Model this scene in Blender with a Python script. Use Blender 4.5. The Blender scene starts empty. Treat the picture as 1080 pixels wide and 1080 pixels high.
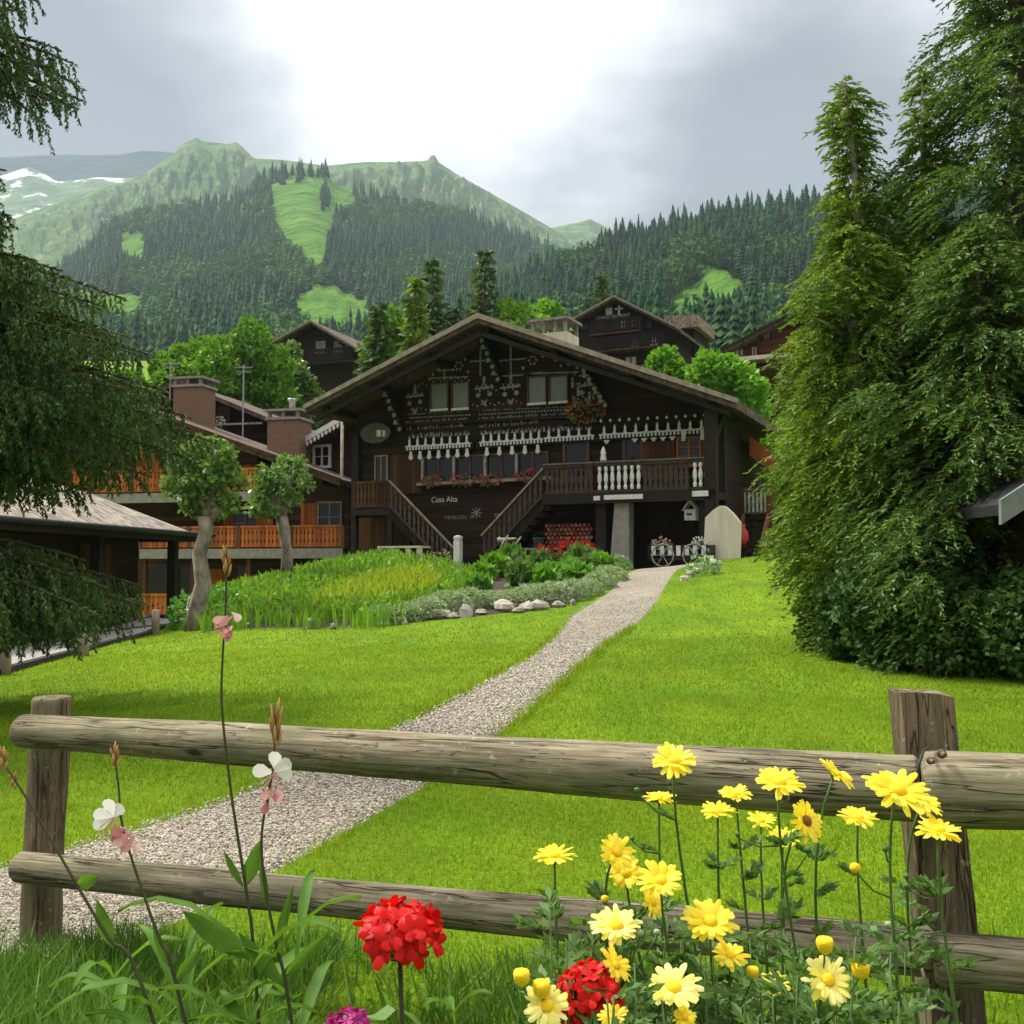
import bpy, math, random
import numpy as np
from mathutils import Vector, Matrix
random.seed(7); RNG = np.random.default_rng(7)
S = bpy.context.scene; COL = S.collection
R = math.radians
# ------------------------------------------------------------------ camera maths
PITCH = R(3.12); FPX = 1100.0; CZ = 1.3
def ray(px, py):
    u = (px-540)/FPX; v = (540-py)/FPX
    return (u, math.cos(PITCH)-v*math.sin(PITCH), math.sin(PITCH)+v*math.cos(PITCH))
def at(px, py, Y):
    x, y, z = ray(px, py); return Vector((x/y*Y, Y, CZ+z/y*Y))
# ------------------------------------------------------------------ ground
CP = np.array([(-1.7,3.6,.04),(0,-6,0),(-8,-6,0),(8,-6,0),(-1,1.2,.24),(.8,1.2,.24),(0,.2,.1),(0,2.6,.06),(1.6,2.9,.08),(4,4,.05),(-5,4,.0),
 (-.8,8,.26),(-5.85,12,.09),(-6.35,18,.06),(-10,12,-.1),(-14,20,-.4),(3.7,12,.24),(9,10,.3),(13,20,1.0),(-4.9,19.5,.2),(-6.3,21,.06),(-4.3,24,.72),(-4.5,28,1.1),
 (-2.5,20,.3),(-1.4,20,.33),(.9,20.3,.47),(1.2,24,.9),(2.5,28,1.17),(6.4,28,1.62),(5,22,1.05),(10,28,1.8),(4,31,1.3),(7,31,1.35),(0,32,1.28),(-5,33,1.28),(-6.8,31,.7),
 (-10,30,-.2),(-14,36,-.75),(-20,40,-.8),(-9,36,-.3),(0,42,1.4),(9,38,1.9),(16,36,2.4),(-20,28,-.6),(-22,10,-.5),(22,15,.8),(22,40,3.0),(-10,48,.5),(10,48,3.0)])
def _tps(r2): return r2*np.log(r2+1e-9)
_n = len(CP)
_d = ((CP[:,None,:2]-CP[None,:,:2])**2).sum(-1)
_A = np.zeros((_n+3,_n+3)); _A[:_n,:_n] = _tps(_d)+np.eye(_n)*2.0; _A[:_n,_n]=1; _A[:_n,_n+1:]=CP[:,:2]; _A[_n,:_n]=1; _A[_n+1:,:_n]=CP[:,:2].T
_w = np.linalg.solve(_A, np.concatenate([CP[:,2],np.zeros(3)]))
def ground(x, y):
    x = np.atleast_1d(np.asarray(x,float)); y = np.atleast_1d(np.asarray(y,float))
    xc = np.clip(x,-24,24); yc = np.clip(y,-8,48); out = np.full(xc.shape,_w[_n])+_w[_n+1]*xc+_w[_n+2]*yc
    for i in range(_n): out += _w[i]*_tps((xc-CP[i,0])**2+(yc-CP[i,1])**2)
    far = np.maximum(y-48,0)
    return out + .30*far*np.clip(1-far/1400,0.2,1)
def G(x, y): return float(ground(x,y)[0])
def gpt(px, py):
    r = ray(px,py); lo=0.5
    Y = .5
    while Y < 90:
        p = at(px,py,Y)
        if p.z <= G(p.x,p.y): break
        Y *= 1.02
    a, b = Y/1.02, Y
    for _ in range(20):
        m=(a+b)/2; p=at(px,py,m)
        if p.z <= G(p.x,p.y): b=m
        else: a=m
    return at(px,py,b)
# ------------------------------------------------------------------ object helpers
def tag(o, label=None, cat=None, group=None, kind=None):
    if label: o['label']=label
    if cat: o['category']=cat
    if group: o['group']=group
    if kind: o['kind']=kind
    return o
def empty(name, loc=(0,0,0), rz=0, label=None, cat=None, group=None):
    o = bpy.data.objects.new(name,None); COL.objects.link(o); o.location=loc; o.rotation_euler=(0,0,rz)
    o.empty_display_size=.1
    return tag(o,label,cat,group)
def link(name, me, parent=None):
    o = bpy.data.objects.new(name, me); COL.objects.link(o)
    if parent is not None: o.parent = parent
    return o
def copy_tree(o, parent=None):
    c = o.copy(); COL.objects.link(c)
    if parent is not None: c.parent = parent
    for ch in list(o.children): copy_tree(ch, c)
    return c
class MB:
    def __init__(s): s.v=[]; s.f=[]
    def add(s, vs, fs):
        b=len(s.v); s.v += [tuple(v) for v in vs]; s.f += [tuple(b+i for i in f) for f in fs]; return s
    def box(s, x0,x1,y0,y1,z0,z1, M=None):
        vs=[Vector(p) for p in ((x0,y0,z0),(x1,y0,z0),(x1,y1,z0),(x0,y1,z0),(x0,y0,z1),(x1,y0,z1),(x1,y1,z1),(x0,y1,z1))]
        if M is not None: vs=[M@v for v in vs]
        return s.add(vs,[(0,3,2,1),(4,5,6,7),(0,1,5,4),(1,2,6,5),(2,3,7,6),(3,0,4,7)])
    def bar(s, a, b, w, h, up=(0,0,1)):
        a=Vector(a); b=Vector(b); d=(b-a); L=d.length; d.normalize(); up=Vector(up)
        if abs(d.dot(up))>.98: up=Vector((0,1,0))
        sx=d.cross(up).normalized(); uz=sx.cross(d)
        M=Matrix(((d.x,sx.x,uz.x,a.x),(d.y,sx.y,uz.y,a.y),(d.z,sx.z,uz.z,a.z),(0,0,0,1)))
        return s.box(0,L,-w/2,w/2,-h/2,h/2,M)
    def prism(s, poly, y0, y1, M=None):          # polygon in x,z, pushed along y
        n=len(poly); vs=[Vector((x,y0,z)) for x,z in poly]+[Vector((x,y1,z)) for x,z in poly]
        if M is not None: vs=[M@v for v in vs]
        fs=[tuple(range(n)), tuple(range(2*n-1,n-1,-1))]+[(i,n+i,n+(i+1)%n,(i+1)%n) for i in range(n)]
        return s.add(vs,fs)
    def tube(s, pts, rad, n=6, cap=True, wob=0, flat=1):
        pts=[Vector(p) for p in pts]; b=len(s.v); m=len(pts)
        if not hasattr(rad,'__len__'): rad=[rad]*m
        u=None
        for i,p in enumerate(pts):
            t=(pts[min(i+1,m-1)]-pts[max(i-1,0)]).normalized()
            if u is None: u=t.orthogonal().normalized()
            u=(u-t*u.dot(t)).normalized(); w=t.cross(u)
            for k in range(n):
                a=2*math.pi*k/n; rr=rad[i]*(1+(random.uniform(-wob,wob) if wob else 0))
                s.v.append(tuple(p+u*math.cos(a)*rr+w*math.sin(a)*rr*flat))
        for i in range(m-1):
            for k in range(n):
                s.f.append((b+i*n+k,b+i*n+(k+1)%n,b+(i+1)*n+(k+1)%n,b+(i+1)*n+k))
        if cap: s.f.append(tuple(b+k for k in range(n-1,-1,-1))); s.f.append(tuple(b+(m-1)*n+k for k in range(n)))
        return s
    def lathe(s, prof, n=12, loc=(0,0,0), cap=True):
        b=len(s.v); m=len(prof)
        for r,z in prof:
            for k in range(n):
                a=2*math.pi*k/n; s.v.append((loc[0]+r*math.cos(a),loc[1]+r*math.sin(a),loc[2]+z))
        for i in range(m-1):
            for k in range(n): s.f.append((b+i*n+k,b+i*n+(k+1)%n,b+(i+1)*n+(k+1)%n,b+(i+1)*n+k))
        if cap: s.f.append(tuple(b+k for k in range(n-1,-1,-1))); s.f.append(tuple(b+(m-1)*n+k for k in range(n)))
        return s
    def blob(s, c, r, n=8, wob=.25, sq=(1,1,1)):
        c=Vector(c); b=len(s.v); rows=5
        ph=[random.uniform(0,6) for _ in range(4)]
        for i in range(rows):
            th=math.pi*(i+.5)/rows
            for k in range(n):
                a=2*math.pi*k/n; d=Vector((math.sin(th)*math.cos(a),math.sin(th)*math.sin(a),math.cos(th)))
                q=r*(1+wob*(math.sin(3*d.x+ph[0])+math.sin(4*d.y+ph[1])+math.sin(3*d.z+ph[2]))/2+random.uniform(-wob,wob)*.25)
                s.v.append((c.x+d.x*q*sq[0],c.y+d.y*q*sq[1],c.z+d.z*q*sq[2]))
        for i in range(rows-1):
            for k in range(n): s.f.append((b+i*n+k,b+(i+1)*n+k,b+(i+1)*n+(k+1)%n,b+i*n+(k+1)%n))
        s.f.append(tuple(b+k for k in range(n))); s.f.append(tuple(b+(rows-1)*n+k for k in range(n-1,-1,-1)))
        return s
    def build(s, name, mat, parent=None, smooth=False, bevel=0):
        me=bpy.data.meshes.new(name); me.from_pydata(s.v,[],s.f); me.update()
        me.materials.append(mat)
        if smooth: me.polygons.foreach_set('use_smooth',[True]*len(me.polygons))
        o=link(name,me,parent)
        if bevel:
            m=o.modifiers.new('bevel','BEVEL'); m.width=bevel; m.segments=2; m.limit_method='ANGLE'
        return o
def np_mesh(name, V, F, mat, smooth=False):
    V=np.asarray(V,np.float32).reshape(-1,3); F=np.asarray(F,np.int32); k=F.shape[1]
    me=bpy.data.meshes.new(name); me.vertices.add(len(V)); me.vertices.foreach_set('co',V.ravel())
    me.loops.add(F.size); me.loops.foreach_set('vertex_index',F.ravel())
    me.polygons.add(len(F)); me.polygons.foreach_set('loop_start',np.arange(0,F.size,k,dtype=np.int32))
    try: me.polygons.foreach_set('loop_total',np.full(len(F),k,dtype=np.int32))
    except Exception: pass
    if smooth: me.polygons.foreach_set('use_smooth',np.ones(len(F),dtype=bool))
    me.update(calc_edges=True); me.validate(); me.materials.append(mat)
    return me
# ------------------------------------------------------------------ materials
def nodes(name):
    m=bpy.data.materials.new(name); m.use_nodes=True; nt=m.node_tree
    return m, nt, nt.nodes['Principled BSDF'], nt.nodes['Material Output']
def ramp(nt, src, stops):
    r=nt.nodes.new('ShaderNodeValToRGB'); e=r.color_ramp.elements
    while len(e)<len(stops): e.new(.5)
    for i,(p,c) in enumerate(stops): e[i].position=p; e[i].color=(*c,1)
    nt.links.new(src,r.inputs[0]); return r.outputs[0]
def noise(nt, scale, detail=5, stretch=(1,1,1), coord='Object', rough=.6):
    tc=nt.nodes.new('ShaderNodeTexCoord'); mp=nt.nodes.new('ShaderNodeMapping'); mp.inputs['Scale'].default_value=stretch
    n=nt.nodes.new('ShaderNodeTexNoise'); n.inputs['Scale'].default_value=scale; n.inputs['Detail'].default_value=detail; n.inputs['Roughness'].default_value=rough
    nt.links.new(tc.outputs[coord],mp.inputs[0]); nt.links.new(mp.outputs[0],n.inputs['Vector']); return n.outputs['Fac']
def mixc(nt, fac, a, b, mode='MIX'):
    m=nt.nodes.new('ShaderNodeMix'); m.data_type='RGBA'; m.blend_type=mode
    for sock,val in ((m.inputs[0],fac),(m.inputs[6],a),(m.inputs[7],b)):
        if hasattr(val,'is_linked'): nt.links.new(val,sock)
        elif isinstance(val,(int,float)): sock.default_value=val
        else: sock.default_value=(*val,1)
    return m.outputs[2]
def bump(nt, bs, h, strength=.3, dist=.02):
    b=nt.nodes.new('ShaderNodeBump'); b.inputs['Strength'].default_value=strength; b.inputs['Distance'].default_value=dist
    nt.links.new(h,b.inputs['Height']); nt.links.new(b.outputs[0],bs.inputs['Normal'])
def plain(name, c, c2=None, rough=.7, scale=6, stretch=(1,1,1), bs=.25, bd=.01, metal=0, spec=.3):
    m,nt,b,_=nodes(name); c2=c2 or tuple(x*.6 for x in c)
    n=noise(nt,scale,6,stretch); nt.links.new(ramp(nt,n,[(.3,c2),(.7,c)]),b.inputs['Base Color'])
    b.inputs['Roughness'].default_value=rough; b.inputs['Metallic'].default_value=metal; b.inputs['Specular IOR Level'].default_value=spec
    if bs: bump(nt,b,n,bs,bd)
    return m
def boards(name, c, c2, step=.2, axis='Z', rough=.8, gap=.5):
    """boards: a groove every `step` along axis, grain along the other way, each board its own tone"""
    m,nt,b,_=nodes(name); tc=nt.nodes.new('ShaderNodeTexCoord'); sp=nt.nodes.new('ShaderNodeSeparateXYZ'); nt.links.new(tc.outputs['Object'],sp.inputs[0])
    d=nt.nodes.new('ShaderNodeMath'); d.operation='DIVIDE'; d.inputs[1].default_value=step; nt.links.new(sp.outputs[axis],d.inputs[0])
    fr=nt.nodes.new('ShaderNodeMath'); fr.operation='FRACT'; nt.links.new(d.outputs[0],fr.inputs[0])
    fl=nt.nodes.new('ShaderNodeMath'); fl.operation='FLOOR'; nt.links.new(d.outputs[0],fl.inputs[0])
    wn=nt.nodes.new('ShaderNodeTexWhiteNoise'); wn.noise_dimensions='1D'; nt.links.new(fl.outputs[0],wn.inputs['W'])
    st={'Z':(.4,.4,14),'X':(14,14,.4)}[axis]
    n=noise(nt,3,6,st); col=ramp(nt,n,[(.3,c2),(.72,c)])
    tone=ramp(nt,wn.outputs['Value'],[(0,(.55,.55,.55)),(1,(1.25,1.2,1.15))])
    col=mixc(nt,1.0,col,tone,'MULTIPLY')
    g=ramp(nt,fr.outputs[0],[(0,(0,0,0)),(.06,(1,1,1)),(.94,(1,1,1)),(1,(0,0,0))])
    col=mixc(nt,g,tuple(x*gap*.5 for x in c2),col)
    nt.links.new(col,b.inputs['Base Color']); b.inputs['Roughness'].default_value=rough; b.inputs['Specular IOR Level'].default_value=.2
    h=mixc(nt,.25,g,n); bump(nt,b,h,.6,.03); return m
def leafmat(name, cols, trans=.35, rough=.55, spec=.25, big=0, tint=(1.25,1.2,.6), perobj=False):
    """leaf tone varies from leaf to leaf, and over the plant in broad drifts"""
    m,nt,b,out=nodes(name); ge=nt.nodes.new('ShaderNodeNewGeometry')
    src=nt.nodes.new('ShaderNodeObjectInfo').outputs['Random'] if perobj else ge.outputs['Random Per Island']
    n=len(cols); c=ramp(nt,src,[(i/(n-1) if n>1 else 0,cols[i]) for i in range(n)])
    if big:
        nz=noise(nt,big,3); c=mixc(nt,1.0,c,ramp(nt,nz,[(.3,(.62,.68,.7)),(.7,(1.3,1.22,.95))]),'MULTIPLY')
    nt.links.new(c,b.inputs['Base Color']); b.inputs['Roughness'].default_value=rough; b.inputs['Specular IOR Level'].default_value=spec
    t=nt.nodes.new('ShaderNodeBsdfTranslucent'); nt.links.new(mixc(nt,1.0,c,tint,'MULTIPLY'),t.inputs[0])
    mx=nt.nodes.new('ShaderNodeMixShader'); mx.inputs[0].default_value=trans
    nt.links.new(b.outputs[0],mx.inputs[1]); nt.links.new(t.outputs[0],mx.inputs[2]); nt.links.new(mx.outputs[0],out.inputs[0]); return m
M={}
M['dark_logs']=boards('dark_logs',(.048,.027,.014),(.013,.008,.005),.21,'Z')
M['dark_boards']=boards('dark_boards',(.034,.021,.012),(.012,.008,.005),.16,'X')
M['dark_beam']=plain('dark_beam',(.026,.018,.012),(.009,.0065,.005),.75,8,(1,1,1))
M['weathered_dark']=plain('weathered_dark',(.085,.058,.038),(.03,.02,.014),.8,9)
M['hand_rail']=plain('hand_rail',(.19,.155,.12),(.08,.065,.05),.8,9)
M['brown_boards']=boards('brown_boards',(.13,.060,.026),(.06,.026,.012),.18,'X')
M['brown_logs']=boards('brown_logs',(.13,.062,.028),(.055,.027,.014),.2,'Z')
M['red_logs']=boards('red_logs',(.15,.055,.032),(.07,.026,.017),.25,'Z')
M['orange']=boards('orange_boards',(.62,.19,.045),(.42,.115,.028),.14,'X')
M['orange_trim']=plain('orange_trim',(.42,.12,.035),(.27,.07,.02),.6,10)
M['window_brown']=plain('window_brown',(.16,.055,.03),(.10,.035,.02),.6,10)
M['white_paint']=plain('white_paint',(.80,.79,.74),(.50,.49,.44),.7,14)
M['faded_paint']=plain('faded_paint',(.42,.41,.36),(.12,.11,.09),.8,9)
M['cream']=plain('cream',(.72,.66,.5),(.52,.47,.35),.8,5,(1,1,.2))
M['grey_wood']=plain('grey_wood',(.36,.30,.23),(.18,.14,.10),.85,6,(1,1,1))
M['pale_verge']=plain('pale_verge',(.42,.35,.27),(.20,.16,.12),.85,5)
M['concrete']=plain('concrete',(.36,.33,.28),(.22,.20,.17),.9,5)
M['pale_concrete']=plain('pale_concrete',(.46,.37,.28),(.33,.26,.19),.9,5)
M['brick']=plain('chimney_render',(.23,.14,.085),(.15,.09,.055),.9,12)
M['metal']=plain('metal_pipe',(.5,.5,.5),(.3,.3,.3),.4,6,metal=.6)
M['iron']=plain('dark_iron',(.03,.03,.032),(.015,.015,.015),.5,6)
M['rust']=plain('rusty_bolt',(.20,.14,.10),(.09,.06,.04),.6,60,bs=.4,bd=.002,metal=.4)
M['red_tin']=plain('red_tin',(.45,.05,.05),(.3,.03,.03),.5,6)
M['green_tin']=plain('green_tin',(.09,.19,.15),(.05,.12,.1),.5,6)
M['stone']=plain('stone',(.40,.35,.29),(.19,.16,.13),.9,5,bs=.6,bd=.04)
M['pale_stone']=plain('pale_stone',(.55,.50,.44),(.3,.26,.22),.9,6,bs=.6,bd=.03)
M['bark']=plain('bark',(.13,.10,.075),(.045,.035,.028),.95,9,(1,1,.25),bs=.9,bd=.03)
M['pale_bark']=plain('pale_bark',(.42,.36,.27),(.06,.048,.036),.95,4.5,(1,1,.6),bs=.8,bd=.03)
M['dead_wood']=plain('dead_wood',(.50,.44,.38),(.3,.25,.2),.8,12)
M['soil']=plain('soil',(.06,.042,.028),(.025,.018,.012),.95,14,bs=.8,bd=.03)
M['red_petal']=leafmat('red_petal',[(.44,.002,.003),(.70,.008,.005),(.56,.004,.004),(.80,.016,.008)],.25,.5)
M['pink_petal']=leafmat('pink_petal',[(.55,.05,.10),(.42,.025,.06)],.2)
M['magenta_petal']=leafmat('magenta_petal',[(.30,.01,.14),(.42,.02,.2)],.2)
M['geranium_red']=leafmat('geranium_red',[(.55,.02,.03),(.36,.012,.025)],.2)
M['yellow_petal']=leafmat('yellow_petal',[(.90,.74,.025),(.93,.80,.09),(.88,.68,.015)],.4,.5)
M['pale_yellow_petal']=leafmat('pale_yellow_petal',[(.92,.86,.22),(.94,.88,.36),(.9,.8,.12)],.4,.5)
M['daisy_disc']=plain('daisy_disc',(.90,.62,.015),(.80,.48,.01),.8,500,bs=.6,bd=.002)
M['brown_disc']=plain('brown_disc',(.30,.12,.02),(.16,.06,.015),.8,400,bs=.6,bd=.002)
M['white_petal']=leafmat('white_petal',[(.80,.77,.75),(.84,.78,.76)],.4,.5,tint=(1,1,1))
M['blush_petal']=leafmat('blush_petal',[(.66,.30,.27),(.78,.50,.44),(.55,.16,.18)],.4,.5,tint=(1,.95,.95))
M['bud_tan']=leafmat('bud_tan',[(.45,.26,.08),(.55,.36,.14),(.40,.17,.08)],.3)
M['stem_green']=plain('stem_green',(.10,.17,.04),(.06,.11,.025),.6,40,bs=0)
M['stem_dark']=plain('stem_dark',(.065,.075,.032),(.05,.03,.025),.6,30,bs=0)
M['daisy_leaf']=leafmat('daisy_leaf',[(.07,.15,.035),(.11,.21,.05),(.16,.26,.08)],.35)
M['lance_leaf']=leafmat('lance_leaf',[(.055,.14,.022),(.09,.20,.03),(.15,.26,.05)],.4,.6,.15,14)
M['tall_grass']=leafmat('tall_grass',[(.05,.13,.02),(.09,.20,.028),(.16,.27,.04)],.35,.5)
M['iris']=leafmat('iris_leaf',[(.08,.21,.028),(.14,.30,.025),(.24,.40,.035)],.4,.5)
M['iris_yellow']=leafmat('iris_yellow',[(.27,.38,.025),(.40,.43,.03),(.20,.36,.03)],.4,.5)
M['silver_leaf']=leafmat('silver_leaf',[(.30,.40,.22),(.40,.48,.30),(.22,.34,.16)],.2,.7)
M['veg_leaf']=leafmat('veg_leaf',[(.09,.26,.035),(.17,.38,.06),(.13,.31,.07)],.3,.5)
M['lime_leaf']=leafmat('lime_leaf',[(.08,.18,.03),(.14,.26,.05),(.24,.34,.12)],.3,.4,.4)
M['maple_leaf']=leafmat('maple_leaf',[(.08,.20,.022),(.12,.28,.028),(.17,.34,.035)],.35,.5,.25,.35)
M['bright_leaf']=leafmat('bright_leaf',[(.10,.28,.025),(.15,.36,.03),(.21,.41,.045)],.35,.5,.25,.5)
M['thuja']=leafmat('thuja_frond',[(.070,.145,.016),(.14,.235,.024),(.23,.335,.04)],.35,.55,.25,.8)
M['dark_thuja']=leafmat('dark_thuja_frond',[(.045,.105,.022),(.085,.17,.030),(.16,.25,.045)],.3,.5,.3,.8)
M['shrub_leaf']=leafmat('shrub_leaf',[(.036,.090,.020),(.060,.13,.03),(.10,.19,.055)],.2,.6,.25,.9)
M['spruce']=leafmat('spruce_needle',[(.045,.095,.034),(.075,.14,.045),(.14,.20,.065)],.25,.6,.2,.7)
M['spruce_far']=leafmat('far_spruce',[(.009,.040,.022),(.020,.064,.028),(.045,.105,.036)],.1,.8,.1,.012)
M['mixed_far']=leafmat('far_mixed',[(.03,.09,.026),(.07,.155,.034),(.045,.115,.03)],.1,.8,.1,.012)
# glass: dark window with curtain behind
def glassmat(name, c, rough=.12):
    m,nt,b,_=nodes(name); b.inputs['Base Color'].default_value=(*c,1); b.inputs['Roughness'].default_value=rough; b.inputs['Specular IOR Level'].default_value=.5
    nz=noise(nt,9,3,(6,1,.3)); nt.links.new(ramp(nt,nz,[(.35,tuple(x*.7 for x in c)),(.65,c)]),b.inputs['Base Color']); return m
M['glass']=glassmat('dark_glass',(.012,.014,.014)); M['curtain']=glassmat('curtained_glass',(.20,.24,.20),.3); M['white_curtain']=glassmat('white_curtain',(.6,.6,.58),.4)
# shingles
def shingle(name, c, c2, row=.16):
    m,nt,b,_=nodes(name); tc=nt.nodes.new('ShaderNodeTexCoord'); mp=nt.nodes.new('ShaderNodeMapping'); nt.links.new(tc.outputs['Object'],mp.inputs[0])
    mp.inputs['Scale'].default_value=(7,3.2,3.2)
    v=nt.nodes.new('ShaderNodeTexVoronoi'); v.inputs['Scale'].default_value=1.5; nt.links.new(mp.outputs[0],v.inputs['Vector'])
    n=noise(nt,1.2,6); col=mixc(nt,n,c2,c); sp=nt.nodes.new('ShaderNodeSeparateColor'); nt.links.new(v.outputs['Color'],sp.inputs[0])
    col=mixc(nt,1.0,col,ramp(nt,sp.outputs[0],[(0,(.45,.45,.45)),(1,(1.35,1.3,1.25))]),'MULTIPLY'); nt.links.new(col,b.inputs['Base Color'])
    b.inputs['Roughness'].default_value=.9; bump(nt,b,v.outputs['Distance'],.7,.05); return m
M['shingle']=shingle('wood_shingle',(.36,.28,.21),(.22,.17,.13)); M['dark_shingle']=shingle('dark_shingle',(.13,.085,.06),(.07,.045,.034)); M['tan_shingle']=shingle('tan_shingle',(.32,.275,.215),(.19,.165,.13))
# weathered fence wood: grain runs along local X
def logwood(name, c, c2, cd):
    m,nt,b,_=nodes(name)
    g=noise(nt,1,7,(2.2,26,26),rough=.7); f=noise(nt,1,6,(4,110,110)); big=noise(nt,3.0,3,(1,1,1))
    col=ramp(nt,g,[(.28,cd),(.45,c2),(.68,c)])
    col=mixc(nt,1.0,col,ramp(nt,f,[(.35,(.55,.52,.48)),(.55,(1.1,1.1,1.1))]),'MULTIPLY')
    col=mixc(nt,1.0,col,ramp(nt,big,[(.3,(.72,.75,.72)),(.7,(1.2,1.15,1.05))]),'MULTIPLY')
    tc=nt.nodes.new('ShaderNodeTexCoord'); mp=nt.nodes.new('ShaderNodeMapping'); mp.inputs['Scale'].default_value=(3.2,7.5,7.5); nt.links.new(tc.outputs['Object'],mp.inputs[0])
    v=nt.nodes.new('ShaderNodeTexVoronoi'); v.inputs['Scale'].default_value=1.0; nt.links.new(mp.outputs[0],v.inputs['Vector'])
    col=mixc(nt,ramp(nt,v.outputs['Distance'],[(.06,(1,1,1)),(.13,(0,0,0))]),col,tuple(x*.8 for x in cd))
    crack=ramp(nt,noise(nt,1,3,(.9,17,17)),[(.485,(0,0,0)),(.5,(1,1,1)),(.515,(0,0,0))])
    col=mixc(nt,crack,col,tuple(x*.45 for x in cd))
    crack2=ramp(nt,noise(nt,1,4,(1.7,31,31)),[(.490,(0,0,0)),(.5,(1,1,1)),(.51,(0,0,0))]); col=mixc(nt,crack2,col,tuple(x*.5 for x in cd))
    alg=ramp(nt,noise(nt,2.1,6,(1.5,4,4)),[(.50,(0,0,0)),(.68,(.7,.7,.7))]); col=mixc(nt,alg,col,(.15,.155,.085))
    spk=ramp(nt,noise(nt,38,4,(1,1,1)),[(.64,(0,0,0)),(.70,(.55,.55,.55))]); col=mixc(nt,spk,col,(.40,.40,.32))
    nt.links.new(col,b.inputs['Base Color']); b.inputs['Roughness'].default_value=.9; b.inputs['Specular IOR Level'].default_value=.15
    bump(nt,b,mixc(nt,.5,mixc(nt,.5,g,f),mixc(nt,1.0,crack,(1,1,1),'DIFFERENCE')),.8,.01); return m
M['log']=logwood('weathered_log',(.40,.345,.25),(.225,.19,.13),(.065,.055,.036))
M['post']=logwood('weathered_post',(.27,.205,.135),(.16,.12,.08),(.06,.045,.03))
# ------------------------------------------------------------------ world, sun
SUN=Vector((-.52,.32,.78)).normalized()
W=bpy.data.worlds.new('World'); S.world=W; W.use_nodes=True; nt=W.node_tree; bg=nt.nodes['Background']
sky=nt.nodes.new('ShaderNodeTexSky'); sky.sky_type='NISHITA'; sky.sun_disc=False; sky.sun_elevation=math.asin(SUN.z); sky.sun_rotation=math.atan2(SUN.x,SUN.y)
tc=nt.nodes.new('ShaderNodeTexCoord'); sep=nt.nodes.new('ShaderNodeSeparateXYZ'); nt.links.new(tc.outputs['Generated'],sep.inputs[0])
def vmath(op,a,b=None,val=None):
    n=nt.nodes.new('ShaderNodeMath'); n.operation=op
    for i,x in enumerate((a,b)):
        if x is None: continue
        if isinstance(x,(int,float)): n.inputs[i].default_value=x
        else: nt.links.new(x,n.inputs[i])
    return n.outputs[0]
zz=vmath('ADD',vmath('MAXIMUM',sep.outputs['Z'],0.0),.22)
cx=vmath('DIVIDE',sep.outputs['X'],zz); cy=vmath('DIVIDE',sep.outputs['Y'],zz)
cmb=nt.nodes.new('ShaderNodeCombineXYZ'); nt.links.new(cx,cmb.inputs[0]); nt.links.new(cy,cmb.inputs[1])
cn=nt.nodes.new('ShaderNodeTexNoise'); cn.inputs['Scale'].default_value=1.7; cn.inputs['Detail'].default_value=8; cn.inputs['Roughness'].default_value=.55; nt.links.new(cmb.outputs[0],cn.inputs['Vector'])
# thin bright cloud around one direction, heavier grey banks elsewhere
bdir=Vector(ray(455,60)).normalized()
dp=nt.nodes.new('ShaderNodeVectorMath'); dp.operation='DOT_PRODUCT'; nt.links.new(tc.outputs['Generated'],dp.inputs[0]); dp.inputs[1].default_value=bdir
mr=nt.nodes.new('ShaderNodeMapRange'); mr.interpolation_type='SMOOTHSTEP'; mr.inputs['From Min'].default_value=math.cos(R(19)); mr.inputs['From Max'].default_value=math.cos(R(3)); nt.links.new(dp.outputs['Value'],mr.inputs['Value'])
el=nt.nodes.new('ShaderNodeMapRange'); el.interpolation_type='SMOOTHSTEP'; el.inputs['From Min'].default_value=.34; el.inputs['From Max'].default_value=.50; nt.links.new(sep.outputs['Z'],el.inputs['Value'])
fac=vmath('ADD',vmath('ADD',vmath('MULTIPLY',mr.outputs[0],.72),vmath('MULTIPLY',el.outputs[0],.50)),vmath('MULTIPLY',vmath('SUBTRACT',cn.outputs['Fac'],.5),2.0))
CSTOPS=([(0,(.275,.258,.275)),(.22,(.43,.412,.425)),(.42,(.67,.65,.65)),(.66,(1.06,1.05,1.03)),(.9,(1.42,1.4,1.35))])
skyc=mixc(nt,1.0,sky.outputs[0],(.07,.07,.07),'MULTIPLY')
WSTR=.10; CB=.25
# two heavier cloud banks, low over the left peaks and over the right slope
for q_,r0_,r1_,s_ in ((ray(95,120),13,2,.55),(ray(740,170),13,2,.34)):
    d_=nt.nodes.new('ShaderNodeVectorMath'); d_.operation='DOT_PRODUCT'; nt.links.new(tc.outputs['Generated'],d_.inputs[0]); d_.inputs[1].default_value=Vector(q_).normalized()
    m_=nt.nodes.new('ShaderNodeMapRange'); m_.interpolation_type='SMOOTHSTEP'; m_.inputs['From Min'].default_value=math.cos(R(r0_)); m_.inputs['From Max'].default_value=math.cos(R(r1_)); nt.links.new(d_.outputs['Value'],m_.inputs['Value'])
    fac=vmath('SUBTRACT',fac,vmath('MULTIPLY',m_.outputs[0],s_))
CLOUD=ramp(nt,fac,CSTOPS)
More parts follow.
